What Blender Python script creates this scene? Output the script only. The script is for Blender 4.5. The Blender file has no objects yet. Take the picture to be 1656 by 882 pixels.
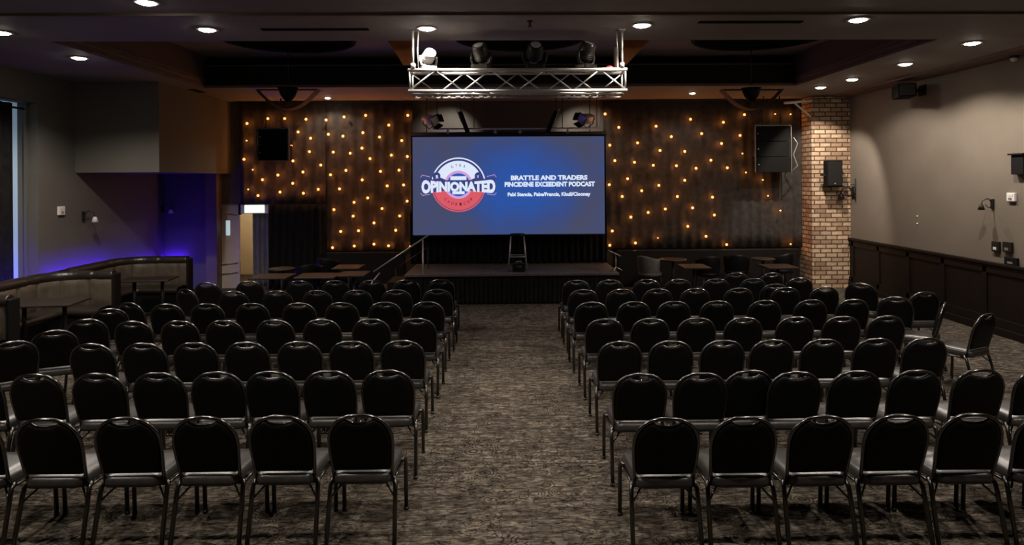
import bpy, bmesh, math, random
from mathutils import Vector, Matrix, geometry
random.seed(7)
C = bpy.context.scene.collection
PI = math.pi
S = bpy.context.scene
S.view_settings.view_transform = 'Standard'
S.view_settings.look = 'None'
S.view_settings.gamma = 1
S.view_settings.use_curve_mapping = False
S.view_settings.exposure = 0.0
S.cycles.use_denoising = True
S.cycles.max_bounces = 6
S.cycles.sample_clamp_indirect = 3.0

# ------------------------------------------------------------------ camera
CAMZ, FPX, CX, CY = 2.46, 1080.0, 842.0, 290.0
cam = bpy.data.cameras.new('camera')
cam.sensor_width = 36; cam.lens = 36 * FPX / 1656
cam.shift_x = -(CX - 828) / 1656
cam.shift_y = (CY - 441) / 1656
cam.clip_start = .05
camo = bpy.data.objects.new('camera', cam); C.objects.link(camo)
YAW, ROLL = -0.0185, -0.0065
CM = Matrix.Rotation(YAW, 3, 'Z') @ Matrix.Rotation(PI / 2, 3, 'X') @ Matrix.Rotation(ROLL, 3, 'Z')
camo.matrix_world = Matrix.Translation((0, 0, CAMZ)) @ CM.to_4x4()
S.camera = camo

def ray(px, py):
    return CM @ Vector(((px - CX) / FPX, (CY - py) / FPX, -1))
def onY(px, py, Y):
    d = ray(px, py); return Vector((0, 0, CAMZ)) + d * (Y / d.y)
def onZ(px, py, z):
    d = ray(px, py); return Vector((0, 0, CAMZ)) + d * ((z - CAMZ) / d.z)
def onX(px, py, X):
    d = ray(px, py); return Vector((0, 0, CAMZ)) + d * (X / d.x)

# ------------------------------------------------------------------ world and light levels
w = bpy.data.worlds.new('world'); S.world = w; w.use_nodes = True
w.node_tree.nodes['Background'].inputs[0].default_value = (.5, .48, .45, 1)
w.node_tree.nodes['Background'].inputs[1].default_value = .006
P_DOWN = 260.0      # watts of one ceiling downlight
P_WALL = 235.0      # of one along the side walls
P_FRONT = 190.0     # of those over the near seats
P_BACK = 40.0
L_SCREEN = 1.0
P_BULB = 2.8
L_BLUE = 70.0

# ------------------------------------------------------------------ materials
def mat(name, col, rough=.6, metal=0, spec=.5, emit=None, estr=0, coat=0):
    m = bpy.data.materials.new(name); m.use_nodes = True
    b = m.node_tree.nodes['Principled BSDF']
    b.inputs['Base Color'].default_value = (*col, 1)
    b.inputs['Roughness'].default_value = rough
    b.inputs['Metallic'].default_value = metal
    b.inputs['Specular IOR Level'].default_value = spec
    if coat: b.inputs['Coat Weight'].default_value = coat
    if emit:
        b.inputs['Emission Color'].default_value = (*emit, 1)
        b.inputs['Emission Strength'].default_value = estr
    return m
def nd(m, t, **k):
    n = m.node_tree.nodes.new(t)
    for a, v in k.items(): setattr(n, a, v)
    return n
def lk(m, a, b): m.node_tree.links.new(a, b)
def noisy(m, scale=8, amt=.25, bump=0, bscale=None, stretch=None):
    """vary the base colour with a noise and give a little bump"""
    b = m.node_tree.nodes['Principled BSDF']
    c = tuple(b.inputs['Base Color'].default_value)
    tc = nd(m, 'ShaderNodeTexCoord'); mp = nd(m, 'ShaderNodeMapping')
    lk(m, tc.outputs['Object'], mp.inputs[0])
    if stretch: mp.inputs['Scale'].default_value = stretch
    n = nd(m, 'ShaderNodeTexNoise'); n.inputs['Scale'].default_value = scale; n.inputs['Detail'].default_value = 5
    lk(m, mp.outputs[0], n.inputs['Vector'])
    r = nd(m, 'ShaderNodeValToRGB')
    r.color_ramp.elements[0].position = .3; r.color_ramp.elements[1].position = .7
    r.color_ramp.elements[0].color = tuple(x * (1 - amt) for x in c[:3]) + (1,)
    r.color_ramp.elements[1].color = tuple(min(1, x * (1 + amt)) for x in c[:3]) + (1,)
    lk(m, n.outputs['Fac'], r.inputs[0]); lk(m, r.outputs[0], b.inputs['Base Color'])
    if bump:
        n2 = nd(m, 'ShaderNodeTexNoise'); n2.inputs['Scale'].default_value = bscale or scale * 6
        lk(m, mp.outputs[0], n2.inputs['Vector'])
        bp = nd(m, 'ShaderNodeBump'); bp.inputs['Strength'].default_value = bump; bp.inputs['Distance'].default_value = .01
        lk(m, n2.outputs['Fac'], bp.inputs['Height']); lk(m, bp.outputs[0], b.inputs['Normal'])
    return m

M = {}
M['wall'] = noisy(mat('wall_paint_taupe', (.174, .144, .114), .8, spec=.25), 1.3, .07, .15, 60)
M['wallL'] = noisy(mat('wall_paint_grey', (.125, .115, .10), .8, spec=.25), 1.3, .07, .15, 60)
M['ceil'] = noisy(mat('ceiling_paint', (.24, .21, .20), .75, spec=.3), 1.1, .1, .1, 50)
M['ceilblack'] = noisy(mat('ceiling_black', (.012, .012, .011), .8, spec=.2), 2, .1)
M['coffer'] = noisy(mat('coffer_paint', (.15, .105, .085), .75, spec=.3), 1.1, .1)
M['fascia'] = noisy(mat('fascia_dark_grey', (.02, .021, .019), .7, spec=.3), 1.1, .1)
M['mould'] = noisy(mat('moulding_brown', (.16, .115, .095), .6), 3, .15)
M['black'] = noisy(mat('black_paint', (.005, .005, .005), .6, spec=.2), 6, .2)
M['drape'] = noisy(mat('black_drape', (.012, .0115, .011), .95, spec=.1), 10, .3, .2, 200)
M['vinyl'] = noisy(mat('black_vinyl', (.004, .004, .0042), .45, spec=.16), 20, .2, .08, 180)
M['seatvinyl_lit'] = noisy(mat('seat_vinyl_lit', (.036, .032, .030), .33, spec=.5), 20, .2, .08, 180)  # same black vinyl, colour lightened to imitate ceiling light on the seats
M['tube'] = mat('gunmetal_tube', (.16, .155, .15), .2, 1)
M['legtube'] = mat('dark_leg_tube', (.11, .105, .10), .30, 1)
M['rubber'] = mat('black_rubber', (.01, .01, .01), .8)
M['alu'] = mat('aluminium', (.62, .60, .575), .42, .85)
M['aludim'] = mat('worn_aluminium', (.5, .48, .45), .45, .8)
M['white'] = mat('white_plastic', (.75, .72, .68), .4)
M['iron'] = mat('wrought_iron', (.015, .014, .013), .5, .3)
M['wood'] = noisy(mat('dark_wood', (.007, .004, .003), .5, spec=.3), 5, .4, .1, 40, (6, 6, 1))
M['tablewood'] = noisy(mat('table_wood', (.022, .014, .010), .5, spec=.4), 6, .3, stretch=(1, 6, 1))
M['booth'] = noisy(mat('booth_upholstery', (.085, .066, .048), .5, spec=.4), 9, .22, .2, 120)
M['boothroll'] = noisy(mat('booth_roll_leather', (.022, .016, .012), .33, spec=.6), 7, .25, .15, 60)
M['orangefin'] = noisy(mat('orange_panel', (.50, .17, .045), .45, .2), 3, .25)  # orange tone of the triangular ceiling panels
M['band'] = noisy(mat('shade_band_brown', (.16, .075, .045), .5), 4, .2)
M['stagedeck'] = noisy(mat('stage_deck', (.075, .063, .06), .6), 6, .3)
M['lamp'] = mat('lamp_glow', (1, .95, .85), .4, emit=(1, .9, .74), estr=60)
M['bulb'] = mat('amber_bulb', (1, .6, .2), .4, emit=(1, .27, .075), estr=3.4)
M['bulbdim'] = mat('amber_bulb_dim', (1, .6, .3), .4, emit=(1, .5, .25), estr=.55)
M['blue'] = mat('blue_led', (.05, .03, 1), .4, emit=(.07, .012, 1), estr=L_BLUE)
M['exit'] = mat('exit_sign_glow', (.8, 1, .8), .4, emit=(.72, 1, .62), estr=1.6)
M['daylight'] = mat('window_daylight', (.4, .55, .7), .4, emit=(.36, .52, .70), estr=.28)
M['doorpaint'] = noisy(mat('door_paint', (.55, .47, .40), .5), 3, .08)
M['corridor'] = mat('corridor_paint', (.55, .45, .32), .7)
M['glass'] = mat('lamp_glass', (.6, .6, .6), .1, spec=.8)
M['silver'] = noisy(mat('silver_drape', (.15, .147, .14), .5), 6, .2)
M['greychair'] = noisy(mat('grey_fabric', (.11, .095, .085), .9), 15, .2)
M['red'] = mat('red_plastic', (.5, .03, .03), .4)

# star curtain: dark brown pleated cloth
M['star'] = noisy(mat('star_cloth', (.040, .034, .030), .85, spec=.2), 8, .3, .2, 120)

def brick_mat():
    m = mat('brick', (.3, .2, .14), .85)
    b = m.node_tree.nodes['Principled BSDF']
    tc = nd(m, 'ShaderNodeTexCoord'); sp = nd(m, 'ShaderNodeSeparateXYZ'); ad = nd(m, 'ShaderNodeMath', operation='ADD')
    cb = nd(m, 'ShaderNodeCombineXYZ')
    lk(m, tc.outputs['Object'], sp.inputs[0]); lk(m, sp.outputs[0], ad.inputs[0]); lk(m, sp.outputs[1], ad.inputs[1])
    lk(m, ad.outputs[0], cb.inputs[0]); lk(m, sp.outputs[2], cb.inputs[1])
    nz = nd(m, 'ShaderNodeTexNoise'); nz.inputs['Scale'].default_value = 9; nz.inputs['Detail'].default_value = 3
    lk(m, tc.outputs['Object'], nz.inputs['Vector'])
    wob = nd(m, 'ShaderNodeMixRGB', blend_type='ADD'); wob.inputs[0].default_value = .016
    lk(m, cb.outputs[0], wob.inputs[1]); lk(m, nz.outputs['Color'], wob.inputs[2])
    br = nd(m, 'ShaderNodeTexBrick'); lk(m, wob.outputs[0], br.inputs['Vector'])
    br.inputs['Scale'].default_value = 1; br.inputs['Brick Width'].default_value = .25; br.inputs['Row Height'].default_value = .098
    br.inputs['Mortar Size'].default_value = .014; br.inputs['Mortar Smooth'].default_value = .3; br.inputs['Bias'].default_value = -.1
    br.inputs['Color1'].default_value = (.80, .56, .36, 1); br.inputs['Color2'].default_value = (.34, .19, .11, 1)
    br.inputs['Mortar'].default_value = (.13, .075, .045, 1)
    mx = nd(m, 'ShaderNodeMixRGB', blend_type='MULTIPLY'); mx.inputs[0].default_value = .55
    n2 = nd(m, 'ShaderNodeTexNoise'); n2.inputs['Scale'].default_value = 14; lk(m, tc.outputs['Object'], n2.inputs['Vector'])
    lk(m, br.outputs['Color'], mx.inputs[1]); lk(m, n2.outputs['Fac'], mx.inputs[2]); lk(m, mx.outputs[0], b.inputs['Base Color'])
    bp = nd(m, 'ShaderNodeBump'); bp.invert = True; bp.inputs['Strength'].default_value = .8; bp.inputs['Distance'].default_value = .012
    lk(m, br.outputs['Fac'], bp.inputs['Height']); lk(m, bp.outputs[0], b.inputs['Normal'])
    return m
M['brick'] = brick_mat()

def carpet_mat():
    m = mat('carpet', (.1, .09, .08), .95, spec=.1)
    b = m.node_tree.nodes['Principled BSDF']
    tc = nd(m, 'ShaderNodeTexCoord')
    # patches that choose the direction of the doodled lines
    vp = nd(m, 'ShaderNodeTexVoronoi'); vp.distance = 'CHEBYCHEV'; vp.inputs['Scale'].default_value = 3.4
    lk(m, tc.outputs['Object'], vp.inputs['Vector'])
    sep = nd(m, 'ShaderNodeSeparateColor'); lk(m, vp.outputs['Color'], sep.inputs[0])
    def wave(direction, scale, dist, typ='BANDS'):
        n = nd(m, 'ShaderNodeTexWave'); n.wave_type = typ
        if typ == 'BANDS': n.bands_direction = direction
        n.inputs['Scale'].default_value = scale; n.inputs['Distortion'].default_value = dist
        n.inputs['Detail'].default_value = 2; n.inputs['Detail Scale'].default_value = 1.6
        lk(m, tc.outputs['Object'], n.inputs['Vector'])
        return n
    def scribble(scale, k, st):
        mp_ = nd(m, 'ShaderNodeMapping'); mp_.inputs['Scale'].default_value = st; lk(m, tc.outputs['Object'], mp_.inputs[0])
        n = nd(m, 'ShaderNodeTexNoise'); n.inputs['Scale'].default_value = scale; n.inputs['Detail'].default_value = 2.5
        lk(m, mp_.outputs[0], n.inputs['Vector'])
        a_ = nd(m, 'ShaderNodeMath', operation='MULTIPLY'); a_.inputs[1].default_value = k; lk(m, n.outputs['Fac'], a_.inputs[0])
        b_ = nd(m, 'ShaderNodeMath', operation='PINGPONG'); b_.inputs[1].default_value = 1; lk(m, a_.outputs[0], b_.inputs[0])
        return b_
    wx = scribble(7, 16, (1, 1.6, 1)); wy = scribble(9, 14, (.5, 3.0, 1))
    vr = nd(m, 'ShaderNodeTexVoronoi'); vr.inputs['Scale'].default_value = 6.5
    lk(m, tc.outputs['Object'], vr.inputs['Vector'])
    mul = nd(m, 'ShaderNodeMath', operation='MULTIPLY'); mul.inputs[1].default_value = 42
    lk(m, vr.outputs['Distance'], mul.inputs[0])
    sn = nd(m, 'ShaderNodeMath', operation='SINE'); lk(m, mul.outputs[0], sn.inputs[0])
    s2 = nd(m, 'ShaderNodeMath', operation='MULTIPLY_ADD'); s2.inputs[1].default_value = .5; s2.inputs[2].default_value = .5
    lk(m, sn.outputs[0], s2.inputs[0])
    def gt(sock, v):
        n = nd(m, 'ShaderNodeMath', operation='GREATER_THAN'); n.inputs[1].default_value = v; lk(m, sock, n.inputs[0]); return n
    m1 = nd(m, 'ShaderNodeMixRGB'); lk(m, gt(sep.outputs[0], .45).outputs[0], m1.inputs[0])
    lk(m, wx.outputs[0], m1.inputs[1]); lk(m, wy.outputs[0], m1.inputs[2])
    m2 = nd(m, 'ShaderNodeMixRGB'); lk(m, gt(sep.outputs[1], .84).outputs[0], m2.inputs[0])
    lk(m, m1.outputs[0], m2.inputs[1]); lk(m, s2.outputs[0], m2.inputs[2])
    line = nd(m, 'ShaderNodeValToRGB'); e = line.color_ramp.elements
    e[0].position = .12; e[0].color = (.026, .021, .017, 1)
    e[1].position = .4; e[1].color = (.112, .101, .086, 1)
    lk(m, m2.outputs[0], line.inputs[0])
    # patch tone
    pt = nd(m, 'ShaderNodeMixRGB', blend_type='MULTIPLY'); pt.inputs[0].default_value = .9
    tr = nd(m, 'ShaderNodeValToRGB'); tr.color_ramp.elements[0].color = (.45, .41, .38, 1); tr.color_ramp.elements[1].color = (1.35, 1.3, 1.25, 1)
    n3 = nd(m, 'ShaderNodeTexNoise'); n3.inputs['Scale'].default_value = 6.5; n3.inputs['Detail'].default_value = 6; n3.inputs['Roughness'].default_value = .7
    mp = nd(m, 'ShaderNodeMapping'); mp.inputs['Scale'].default_value = (.7, 1.6, 1)
    lk(m, tc.outputs['Object'], mp.inputs[0]); lk(m, mp.outputs[0], n3.inputs['Vector'])
    tr.color_ramp.elements[0].position = .35; tr.color_ramp.elements[1].position = .65
    lk(m, n3.outputs['Fac'], tr.inputs[0]); lk(m, line.outputs[0], pt.inputs[1]); lk(m, tr.outputs[0], pt.inputs[2])
    # horizontal tufted streaks
    mp2 = nd(m, 'ShaderNodeMapping'); mp2.inputs['Scale'].default_value = (8, 19, 1); lk(m, tc.outputs['Object'], mp2.inputs[0])
    n4 = nd(m, 'ShaderNodeTexNoise'); n4.inputs['Scale'].default_value = 1.4; n4.inputs['Detail'].default_value = 3; lk(m, mp2.outputs[0], n4.inputs['Vector'])
    sr = nd(m, 'ShaderNodeValToRGB'); sr.color_ramp.elements[0].position = .4; sr.color_ramp.elements[1].position = .62
    sr.color_ramp.elements[0].color = (.42, .40, .38, 1); sr.color_ramp.elements[1].color = (1.45, 1.43, 1.4, 1)
    lk(m, n4.outputs['Fac'], sr.inputs[0])
    fin = nd(m, 'ShaderNodeMixRGB', blend_type='MULTIPLY'); fin.inputs[0].default_value = .8
    lk(m, pt.outputs[0], fin.inputs[1]); lk(m, sr.outputs[0], fin.inputs[2])
    wob = nd(m, 'ShaderNodeMixRGB', blend_type='ADD'); wob.inputs[0].default_value = .2
    nw = nd(m, 'ShaderNodeTexNoise'); nw.inputs['Scale'].default_value = 4; lk(m, tc.outputs['Object'], nw.inputs['Vector'])
    lk(m, tc.outputs['Object'], wob.inputs[1]); lk(m, nw.outputs['Color'], wob.inputs[2])
    bk = nd(m, 'ShaderNodeTexBrick'); bk.offset = .37; bk.squash = 1.6; bk.squash_frequency = 3
    bk.inputs['Scale'].default_value = 1; bk.inputs['Brick Width'].default_value = .15; bk.inputs['Row Height'].default_value = .085
    bk.inputs['Mortar Size'].default_value = .007; bk.inputs['Mortar Smooth'].default_value = .4
    bk.inputs['Color1'].default_value = (1.5, 1.48, 1.45, 1); bk.inputs['Color2'].default_value = (.6, .58, .56, 1); bk.inputs['Mortar'].default_value = (.38, .36, .34, 1)
    lk(m, wob.outputs[0], bk.inputs['Vector'])
    fb = nd(m, 'ShaderNodeMixRGB', blend_type='MULTIPLY'); fb.inputs[0].default_value = .62
    lk(m, fin.outputs[0], fb.inputs[1]); lk(m, bk.outputs['Color'], fb.inputs[2])
    lk(m, fb.outputs[0], b.inputs['Base Color'])
    n5 = nd(m, 'ShaderNodeTexNoise'); n5.inputs['Scale'].default_value = 300; lk(m, tc.outputs['Object'], n5.inputs['Vector'])
    bp = nd(m, 'ShaderNodeBump'); bp.inputs['Strength'].default_value = .4; bp.inputs['Distance'].default_value = .01
    lk(m, n5.outputs['Fac'], bp.inputs['Height']); lk(m, bp.outputs[0], b.inputs['Normal'])
    return m
M['carpet'] = carpet_mat()

def screen_mat():
    """the slide on the screen: blue, paler and greyer at its sides"""
    m = mat('projected_slide', (.02, .02, .03), .7, spec=.2)
    b = m.node_tree.nodes['Principled BSDF']
    tc = nd(m, 'ShaderNodeTexCoord'); mp = nd(m, 'ShaderNodeMapping')
    lk(m, tc.outputs['Object'], mp.inputs[0])
    mp.inputs['Location'].default_value = (-.12, 0, .0); mp.inputs['Scale'].default_value = (.62, 0, .8)
    g = nd(m, 'ShaderNodeTexGradient', gradient_type='SPHERICAL'); lk(m, mp.outputs[0], g.inputs[0])
    nz = nd(m, 'ShaderNodeTexNoise'); nz.inputs['Scale'].default_value = 1.6; lk(m, tc.outputs['Object'], nz.inputs['Vector'])
    ad = nd(m, 'ShaderNodeMath', operation='MULTIPLY_ADD'); ad.inputs[1].default_value = .5; lk(m, nz.outputs['Fac'], ad.inputs[0]); lk(m, g.outputs['Fac'], ad.inputs[2])
    r = nd(m, 'ShaderNodeValToRGB'); e = r.color_ramp.elements
    e[0].position = .18; e[0].color = (.062, .068, .125, 1); e[1].position = .95; e[1].color = (.024, .085, .36, 1)
    x = e.new(.5); x.color = (.040, .070, .22, 1)
    lk(m, ad.outputs[0], r.inputs[0]); lk(m, r.outputs[0], b.inputs['Emission Color'])
    b.inputs['Emission Strength'].default_value = L_SCREEN
    return m
M['slide'] = screen_mat()
def slide_ink(n, c): return mat('slide_' + n, (.02, .02, .02), .7, emit=c, estr=L_SCREEN)
M['ink_white'] = slide_ink('white', (.72, .80, .95)); M['ink_red'] = slide_ink('red', (.70, .10, .13))
M['ink_pink'] = slide_ink('pink', (.62, .34, .70)); M['ink_navy'] = slide_ink('navy', (.045, .05, .20)); M['ink_blue'] = slide_ink('blue', (.03, .10, .42))
M['ink_dark'] = slide_ink('dark', (.10, .02, .06)); M['ink_grey'] = slide_ink('grey', (.2, .2, .25))

# ------------------------------------------------------------------ mesh helpers
class MB:
    def __init__(s): s.v = []; s.f = []; s.sm = []
    def add(s, vs, fs, smooth=False):
        o = len(s.v); s.v += [tuple(x) for x in vs]; s.f += [tuple(i + o for i in f) for f in fs]; s.sm += [smooth] * len(fs); return s
    def box(s, x0, x1, y0, y1, z0, z1):
        vs = [(x, y, z) for z in (z0, z1) for y in (y0, y1) for x in (x0, x1)]
        return s.add(vs, [(0, 2, 3, 1), (4, 5, 7, 6), (0, 1, 5, 4), (2, 6, 7, 3), (0, 4, 6, 2), (1, 3, 7, 5)])
    def obox(s, c, u, v, n, a, b, d):
        """box about c with half sizes a, b, d along the directions u, v, n"""
        c, u, v, n = Vector(c), Vector(u).normalized(), Vector(v).normalized(), Vector(n).normalized()
        vs = [c + u * i * a + v * j * b + n * k * d for k in (-1, 1) for j in (-1, 1) for i in (-1, 1)]
        return s.add(vs, [(0, 2, 3, 1), (4, 5, 7, 6), (0, 1, 5, 4), (2, 6, 7, 3), (0, 4, 6, 2), (1, 3, 7, 5)])
    def tube(s, pts, r, n=8, close=False, flat=None):
        pts = [Vector(p) for p in pts]; N = len(pts)
        rr = r if isinstance(r, (list, tuple)) else [r] * N
        rings = []; prev = None
        for i, p in enumerate(pts):
            if close: t = pts[(i + 1) % N] - pts[i - 1]
            else: t = pts[min(i + 1, N - 1)] - pts[max(i - 1, 0)]
            t.normalize()
            if prev is None:
                a = Vector((0, 0, 1)) if abs(t.z) < .9 else Vector((1, 0, 0))
                u = t.cross(a).normalized()
            else:
                u = (prev - t * prev.dot(t))
                u = u.normalized() if u.length > 1e-6 else t.orthogonal().normalized()
            prev = u; v = t.cross(u)
            rings.append([p + u * rr[i] * math.cos(2 * PI * k / n) + v * rr[i] * (flat or 1) * math.sin(2 * PI * k / n) for k in range(n)])
        vs = [q for g in rings for q in g]; fs = []
        for i in range(N if close else N - 1):
            j = (i + 1) % N
            for k in range(n): fs.append((i * n + k, i * n + (k + 1) % n, j * n + (k + 1) % n, j * n + k))
        s.add(vs, fs, True)
        if not close:
            o = len(s.v) - len(vs)
            s.f.append(tuple(o + k for k in reversed(range(n)))); s.sm.append(False)
            s.f.append(tuple(o + (N - 1) * n + k for k in range(n))); s.sm.append(False)
        return s
    def lathe(s, prof, n=24, c=(0, 0, 0), ax=None, smooth=True):
        """prof: (radius, height) pairs about the axis ax through c"""
        c = Vector(c); ax = Vector(ax or (0, 0, 1)).normalized(); u = ax.orthogonal().normalized(); v = ax.cross(u)
        vs = [c + ax * h + (u * math.cos(2 * PI * k / n) + v * math.sin(2 * PI * k / n)) * max(r, 1e-4) for r, h in prof for k in range(n)]
        fs = [(i * n + k, i * n + (k + 1) % n, (i + 1) * n + (k + 1) % n, (i + 1) * n + k) for i in range(len(prof) - 1) for k in range(n)]
        fs += [tuple(reversed(range(n))), tuple((len(prof) - 1) * n + k for k in range(n))]
        return s.add(vs, fs, smooth)
    def prism(s, poly, f, d):
        """poly: 2-D points; f maps (a, b) to a point; extruded by the vector d"""
        a = [Vector(f(*p)) for p in poly]; d = Vector(d); n = len(a)
        return s.add(a + [p + d for p in a], [tuple(range(n)), tuple(reversed(range(n, 2 * n)))] + [(i, i + n, (i + 1) % n + n, (i + 1) % n) for i in range(n)])
    def grid(s, rows, smooth=True, wrap=False):
        n = len(rows[0]); vs = [p for r in rows for p in r]; fs = []
        for i in range(len(rows) - 1):
            for k in range(n if wrap else n - 1): fs.append((i * n + k, i * n + (k + 1) % n, (i + 1) * n + (k + 1) % n, (i + 1) * n + k))
        return s.add(vs, fs, smooth)
    def build(s, name, m, parent=None, bevel=0, loc=None, fix=True):
        me = bpy.data.meshes.new(name)
        vs = s.v if loc is None else [tuple(Vector(v) - Vector(loc)) for v in s.v]
        me.from_pydata(vs, [], s.f); me.polygons.foreach_set('use_smooth', s.sm)
        if fix:
            bm = bmesh.new(); bm.from_mesh(me); bmesh.ops.recalc_face_normals(bm, faces=bm.faces); bm.to_mesh(me); bm.free()
        me.materials.append(M[m] if isinstance(m, str) else m); me.update()
        o = bpy.data.objects.new(name, me); C.objects.link(o)
        if loc is not None and not parent: o.location = loc
        if parent: o.parent = parent
        if bevel:
            b = o.modifiers.new('bevel', 'BEVEL'); b.width = bevel; b.segments = 2; b.limit_method = 'ANGLE'; b.angle_limit = .7
        return o

def tag(o, label, cat, group=None, kind=None):
    o['label'] = label; o['category'] = cat
    if group: o['group'] = group
    if kind: o['kind'] = kind
    return o
def thing(name, label, cat, loc=(0, 0, 0), rz=0, group=None):
    o = bpy.data.objects.new(name, None); C.objects.link(o); o.empty_display_size = .1
    o.location = loc; o.rotation_euler = (0, 0, rz)
    return tag(o, label, cat, group)
def struct(o, label=None, cat='structure'):
    o['kind'] = 'structure'
    if label: o['label'] = label
    o['category'] = cat
    return o
def dup(root, loc, rz, label, group=None):
    r = root.copy(); C.objects.link(r); r.location = loc; r.rotation_euler = (0, 0, rz)
    r['label'] = label
    if group: r['group'] = group
    for ch in list(root.children):
        c = ch.copy(); C.objects.link(c); c.parent = r
        for g in list(ch.children):
            d = g.copy(); C.objects.link(d); d.parent = c
    return r
def arc(cx, cy, r, a0, a1, n, f):
    return [f(cx + r * math.cos(math.radians(a0 + (a1 - a0) * i / n)), cy + r * math.sin(math.radians(a0 + (a1 - a0) * i / n))) for i in range(n + 1)]
def spot(parent, loc, power, size=2.55, blend=.35, col=(1, .90, .79), target=None, rad=.035):
    l = bpy.data.lights.new('lamp_light', 'SPOT'); l.energy = power; l.spot_size = size; l.spot_blend = blend; l.color = col
    l.shadow_soft_size = rad
    o = bpy.data.objects.new('lamp_light', l); C.objects.link(o); o.location = loc
    if target is not None:
        o.rotation_euler = (Vector(target) - Vector(loc)).to_track_quat('-Z', 'Y').to_euler()
    o.parent = parent
    return o

# ------------------------------------------------------------------ room shell
XL, XR, YB, YF, ZC, ZH = -7.85, 7.6, 15.4, -3.0, 4.27, 4.9
OX0, OX1, OY0, OY1 = -5.9, 5.7, 8.7, 13.1      # opening of the raised ceiling
DX0, DX1, DZ = onY(352, 330, YB).x, onY(441, 330, YB).x, 1.92
struct(MB().box(XL - .8, XR + .2, YF - .2, YB + 2.6, -.1, 0).build('floor', 'carpet'), 'brown and grey doodle patterned carpet', 'floor')
struct(MB().box(XR, XR + .2, YF, YB + .2, 0, 5.4).build('wall_right', 'wall'), 'taupe painted wall at the right', 'wall')
WY0, WY1, WZ = 8.3, 11.3, 3.79                 # window recess in the left wall
wl = MB().box(XL - .2, XL, YF, WY0, 0, 5.4).box(XL - .2, XL, WY1, YB + .2, 0, 5.4).box(XL - .2, XL, WY0, WY1, WZ, 5.4)
wl.box(XL - .4, XL - .2, WY0 - .2, WY0, 0, 4).box(XL - .4, XL - .2, WY1, WY1 + .2, 0, 4).box(XL - .4, XL - .2, WY0, WY1, WZ, 4).box(XL - .2, XL - .16, WY1 - .05, WY1, 0, WZ)
struct(wl.build('wall_left', 'wallL'), 'grey painted wall at the left with a window recess', 'wall')
wb = MB().box(XL, DX0, YB, YB + .2, 0, 5.4).box(DX0, DX1, YB, YB + .2, DZ, 5.4).box(DX1, XR, YB, YB + .2, 0, 5.4)
struct(wb.build('wall_back', 'wallL'), 'grey wall behind stage and star curtains', 'wall')
struct(MB().box(XL - .2, XR + .2, YF - .2, YF, 0, 5.4).build('wall_front', 'wall'), 'wall behind the viewer', 'wall')
# corridor behind the open doorway
co = MB().box(DX0 - .5, DX0 - .4, YB + .2, YB + 2.4, 0, 2.5).box(DX1 + .3, DX1 + .4, YB + .2, YB + 2.4, 0, 2.5).box(DX0 - .5, DX1 + .4, YB + 2.3, YB + 2.4, 0, 2.5).box(DX0 - .5, DX1 + .4, YB + .2, YB + 2.4, 2.4, 2.5)
struct(co.build('wall_corridor', 'corridor'), 'cream corridor walls behind the open doorway', 'wall')
# bulkhead over the alcove
BX, BY, BZ = onY(257, 200, 12.25).x, 12.25, onY(200, 279, 12.25).z
struct(MB().box(XL, BX, BY, YB, BZ, ZC).build('wall_bulkhead', 'wallL'), 'boxed grey bulkhead over the blue alcove', 'wall')
struct(MB().box(onY(332, 300, 15.1).x, onY(350, 300, 15.1).x, 15.1, YB, 0, BZ).build('trim_1', 'mould'), 'brown post beside the doorway', 'trim')

# ceiling: soffit ring with a raised middle holding three round recesses
ce = MB()
ce.box(XL - .2, XR + .2, YF, 7.42, ZC + .03, ZC + .2)
ce.box(XL - .2, XR + .2, 7.42, OY0, ZC, ZC + .2)
ce.box(XL - .2, OX0, OY0, OY1, ZC, ZC + .2).box(OX1, XR + .2, OY0, OY1, ZC, ZC + .2)
ce.box(XL - .2, XR + .2, OY1, YB + .2, ZC, ZC + .2)
struct(ce.build('ceiling', 'ceil'), 'dark grey ceiling soffit around the raised middle', 'ceiling')
cf = MB().box(OX0 - .1, OX0, OY0 - .1, OY1 + .4, ZC + .2, ZH).box(OX1, OX1 + .1, OY0 - .1, OY1 + .4, ZC + .2, ZH).box(OX0, OX1, OY0 - .1, OY0, ZC + .2, ZH)
struct(cf.build('ceiling_coffer_side', 'coffer'), 'brown upright sides of the raised ceiling', 'ceiling')
struct(MB().box(OX0 + .01, OX1 - .01, OY1 - .02, OY1 + .02, ZC + .06, ZC + .46).build('ceiling_fascia', 'fascia'), 'near black upright face at the back of the raised ceiling', 'ceiling')
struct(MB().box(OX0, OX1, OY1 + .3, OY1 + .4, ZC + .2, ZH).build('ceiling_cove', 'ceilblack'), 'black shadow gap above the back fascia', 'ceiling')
domes = [(onZ(480, 72, ZH).x, 11.55), (onZ(840, 72, ZH).x, 11.45), (onZ(1215, 66, ZH).x, 11.45)]
RD = 1.08
bm = bmesh.new(); edges = []
def loop(pts):
    vs = [bm.verts.new(p) for p in pts]
    return [bm.edges.new((vs[i], vs[(i + 1) % len(vs)])) for i in range(len(vs))]
edges += loop([(OX0, OY0, ZH), (OX1, OY0, ZH), (OX1, OY1 + .3, ZH), (OX0, OY1 + .3, ZH)])
for (x, y) in domes: edges += loop([(x + RD * math.cos(2 * PI * k / 48), y + RD * math.sin(2 * PI * k / 48), ZH) for k in range(48)])
bmesh.ops.triangle_fill(bm, use_beauty=True, use_dissolve=False, edges=edges)
me = bpy.data.meshes.new('ceiling_raised'); bm.to_mesh(me); bm.free(); me.materials.append(M['ceil'])
o = bpy.data.objects.new('ceiling_raised', me); C.objects.link(o); struct(o, 'raised ceiling panel with three round recesses', 'ceiling')
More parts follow.
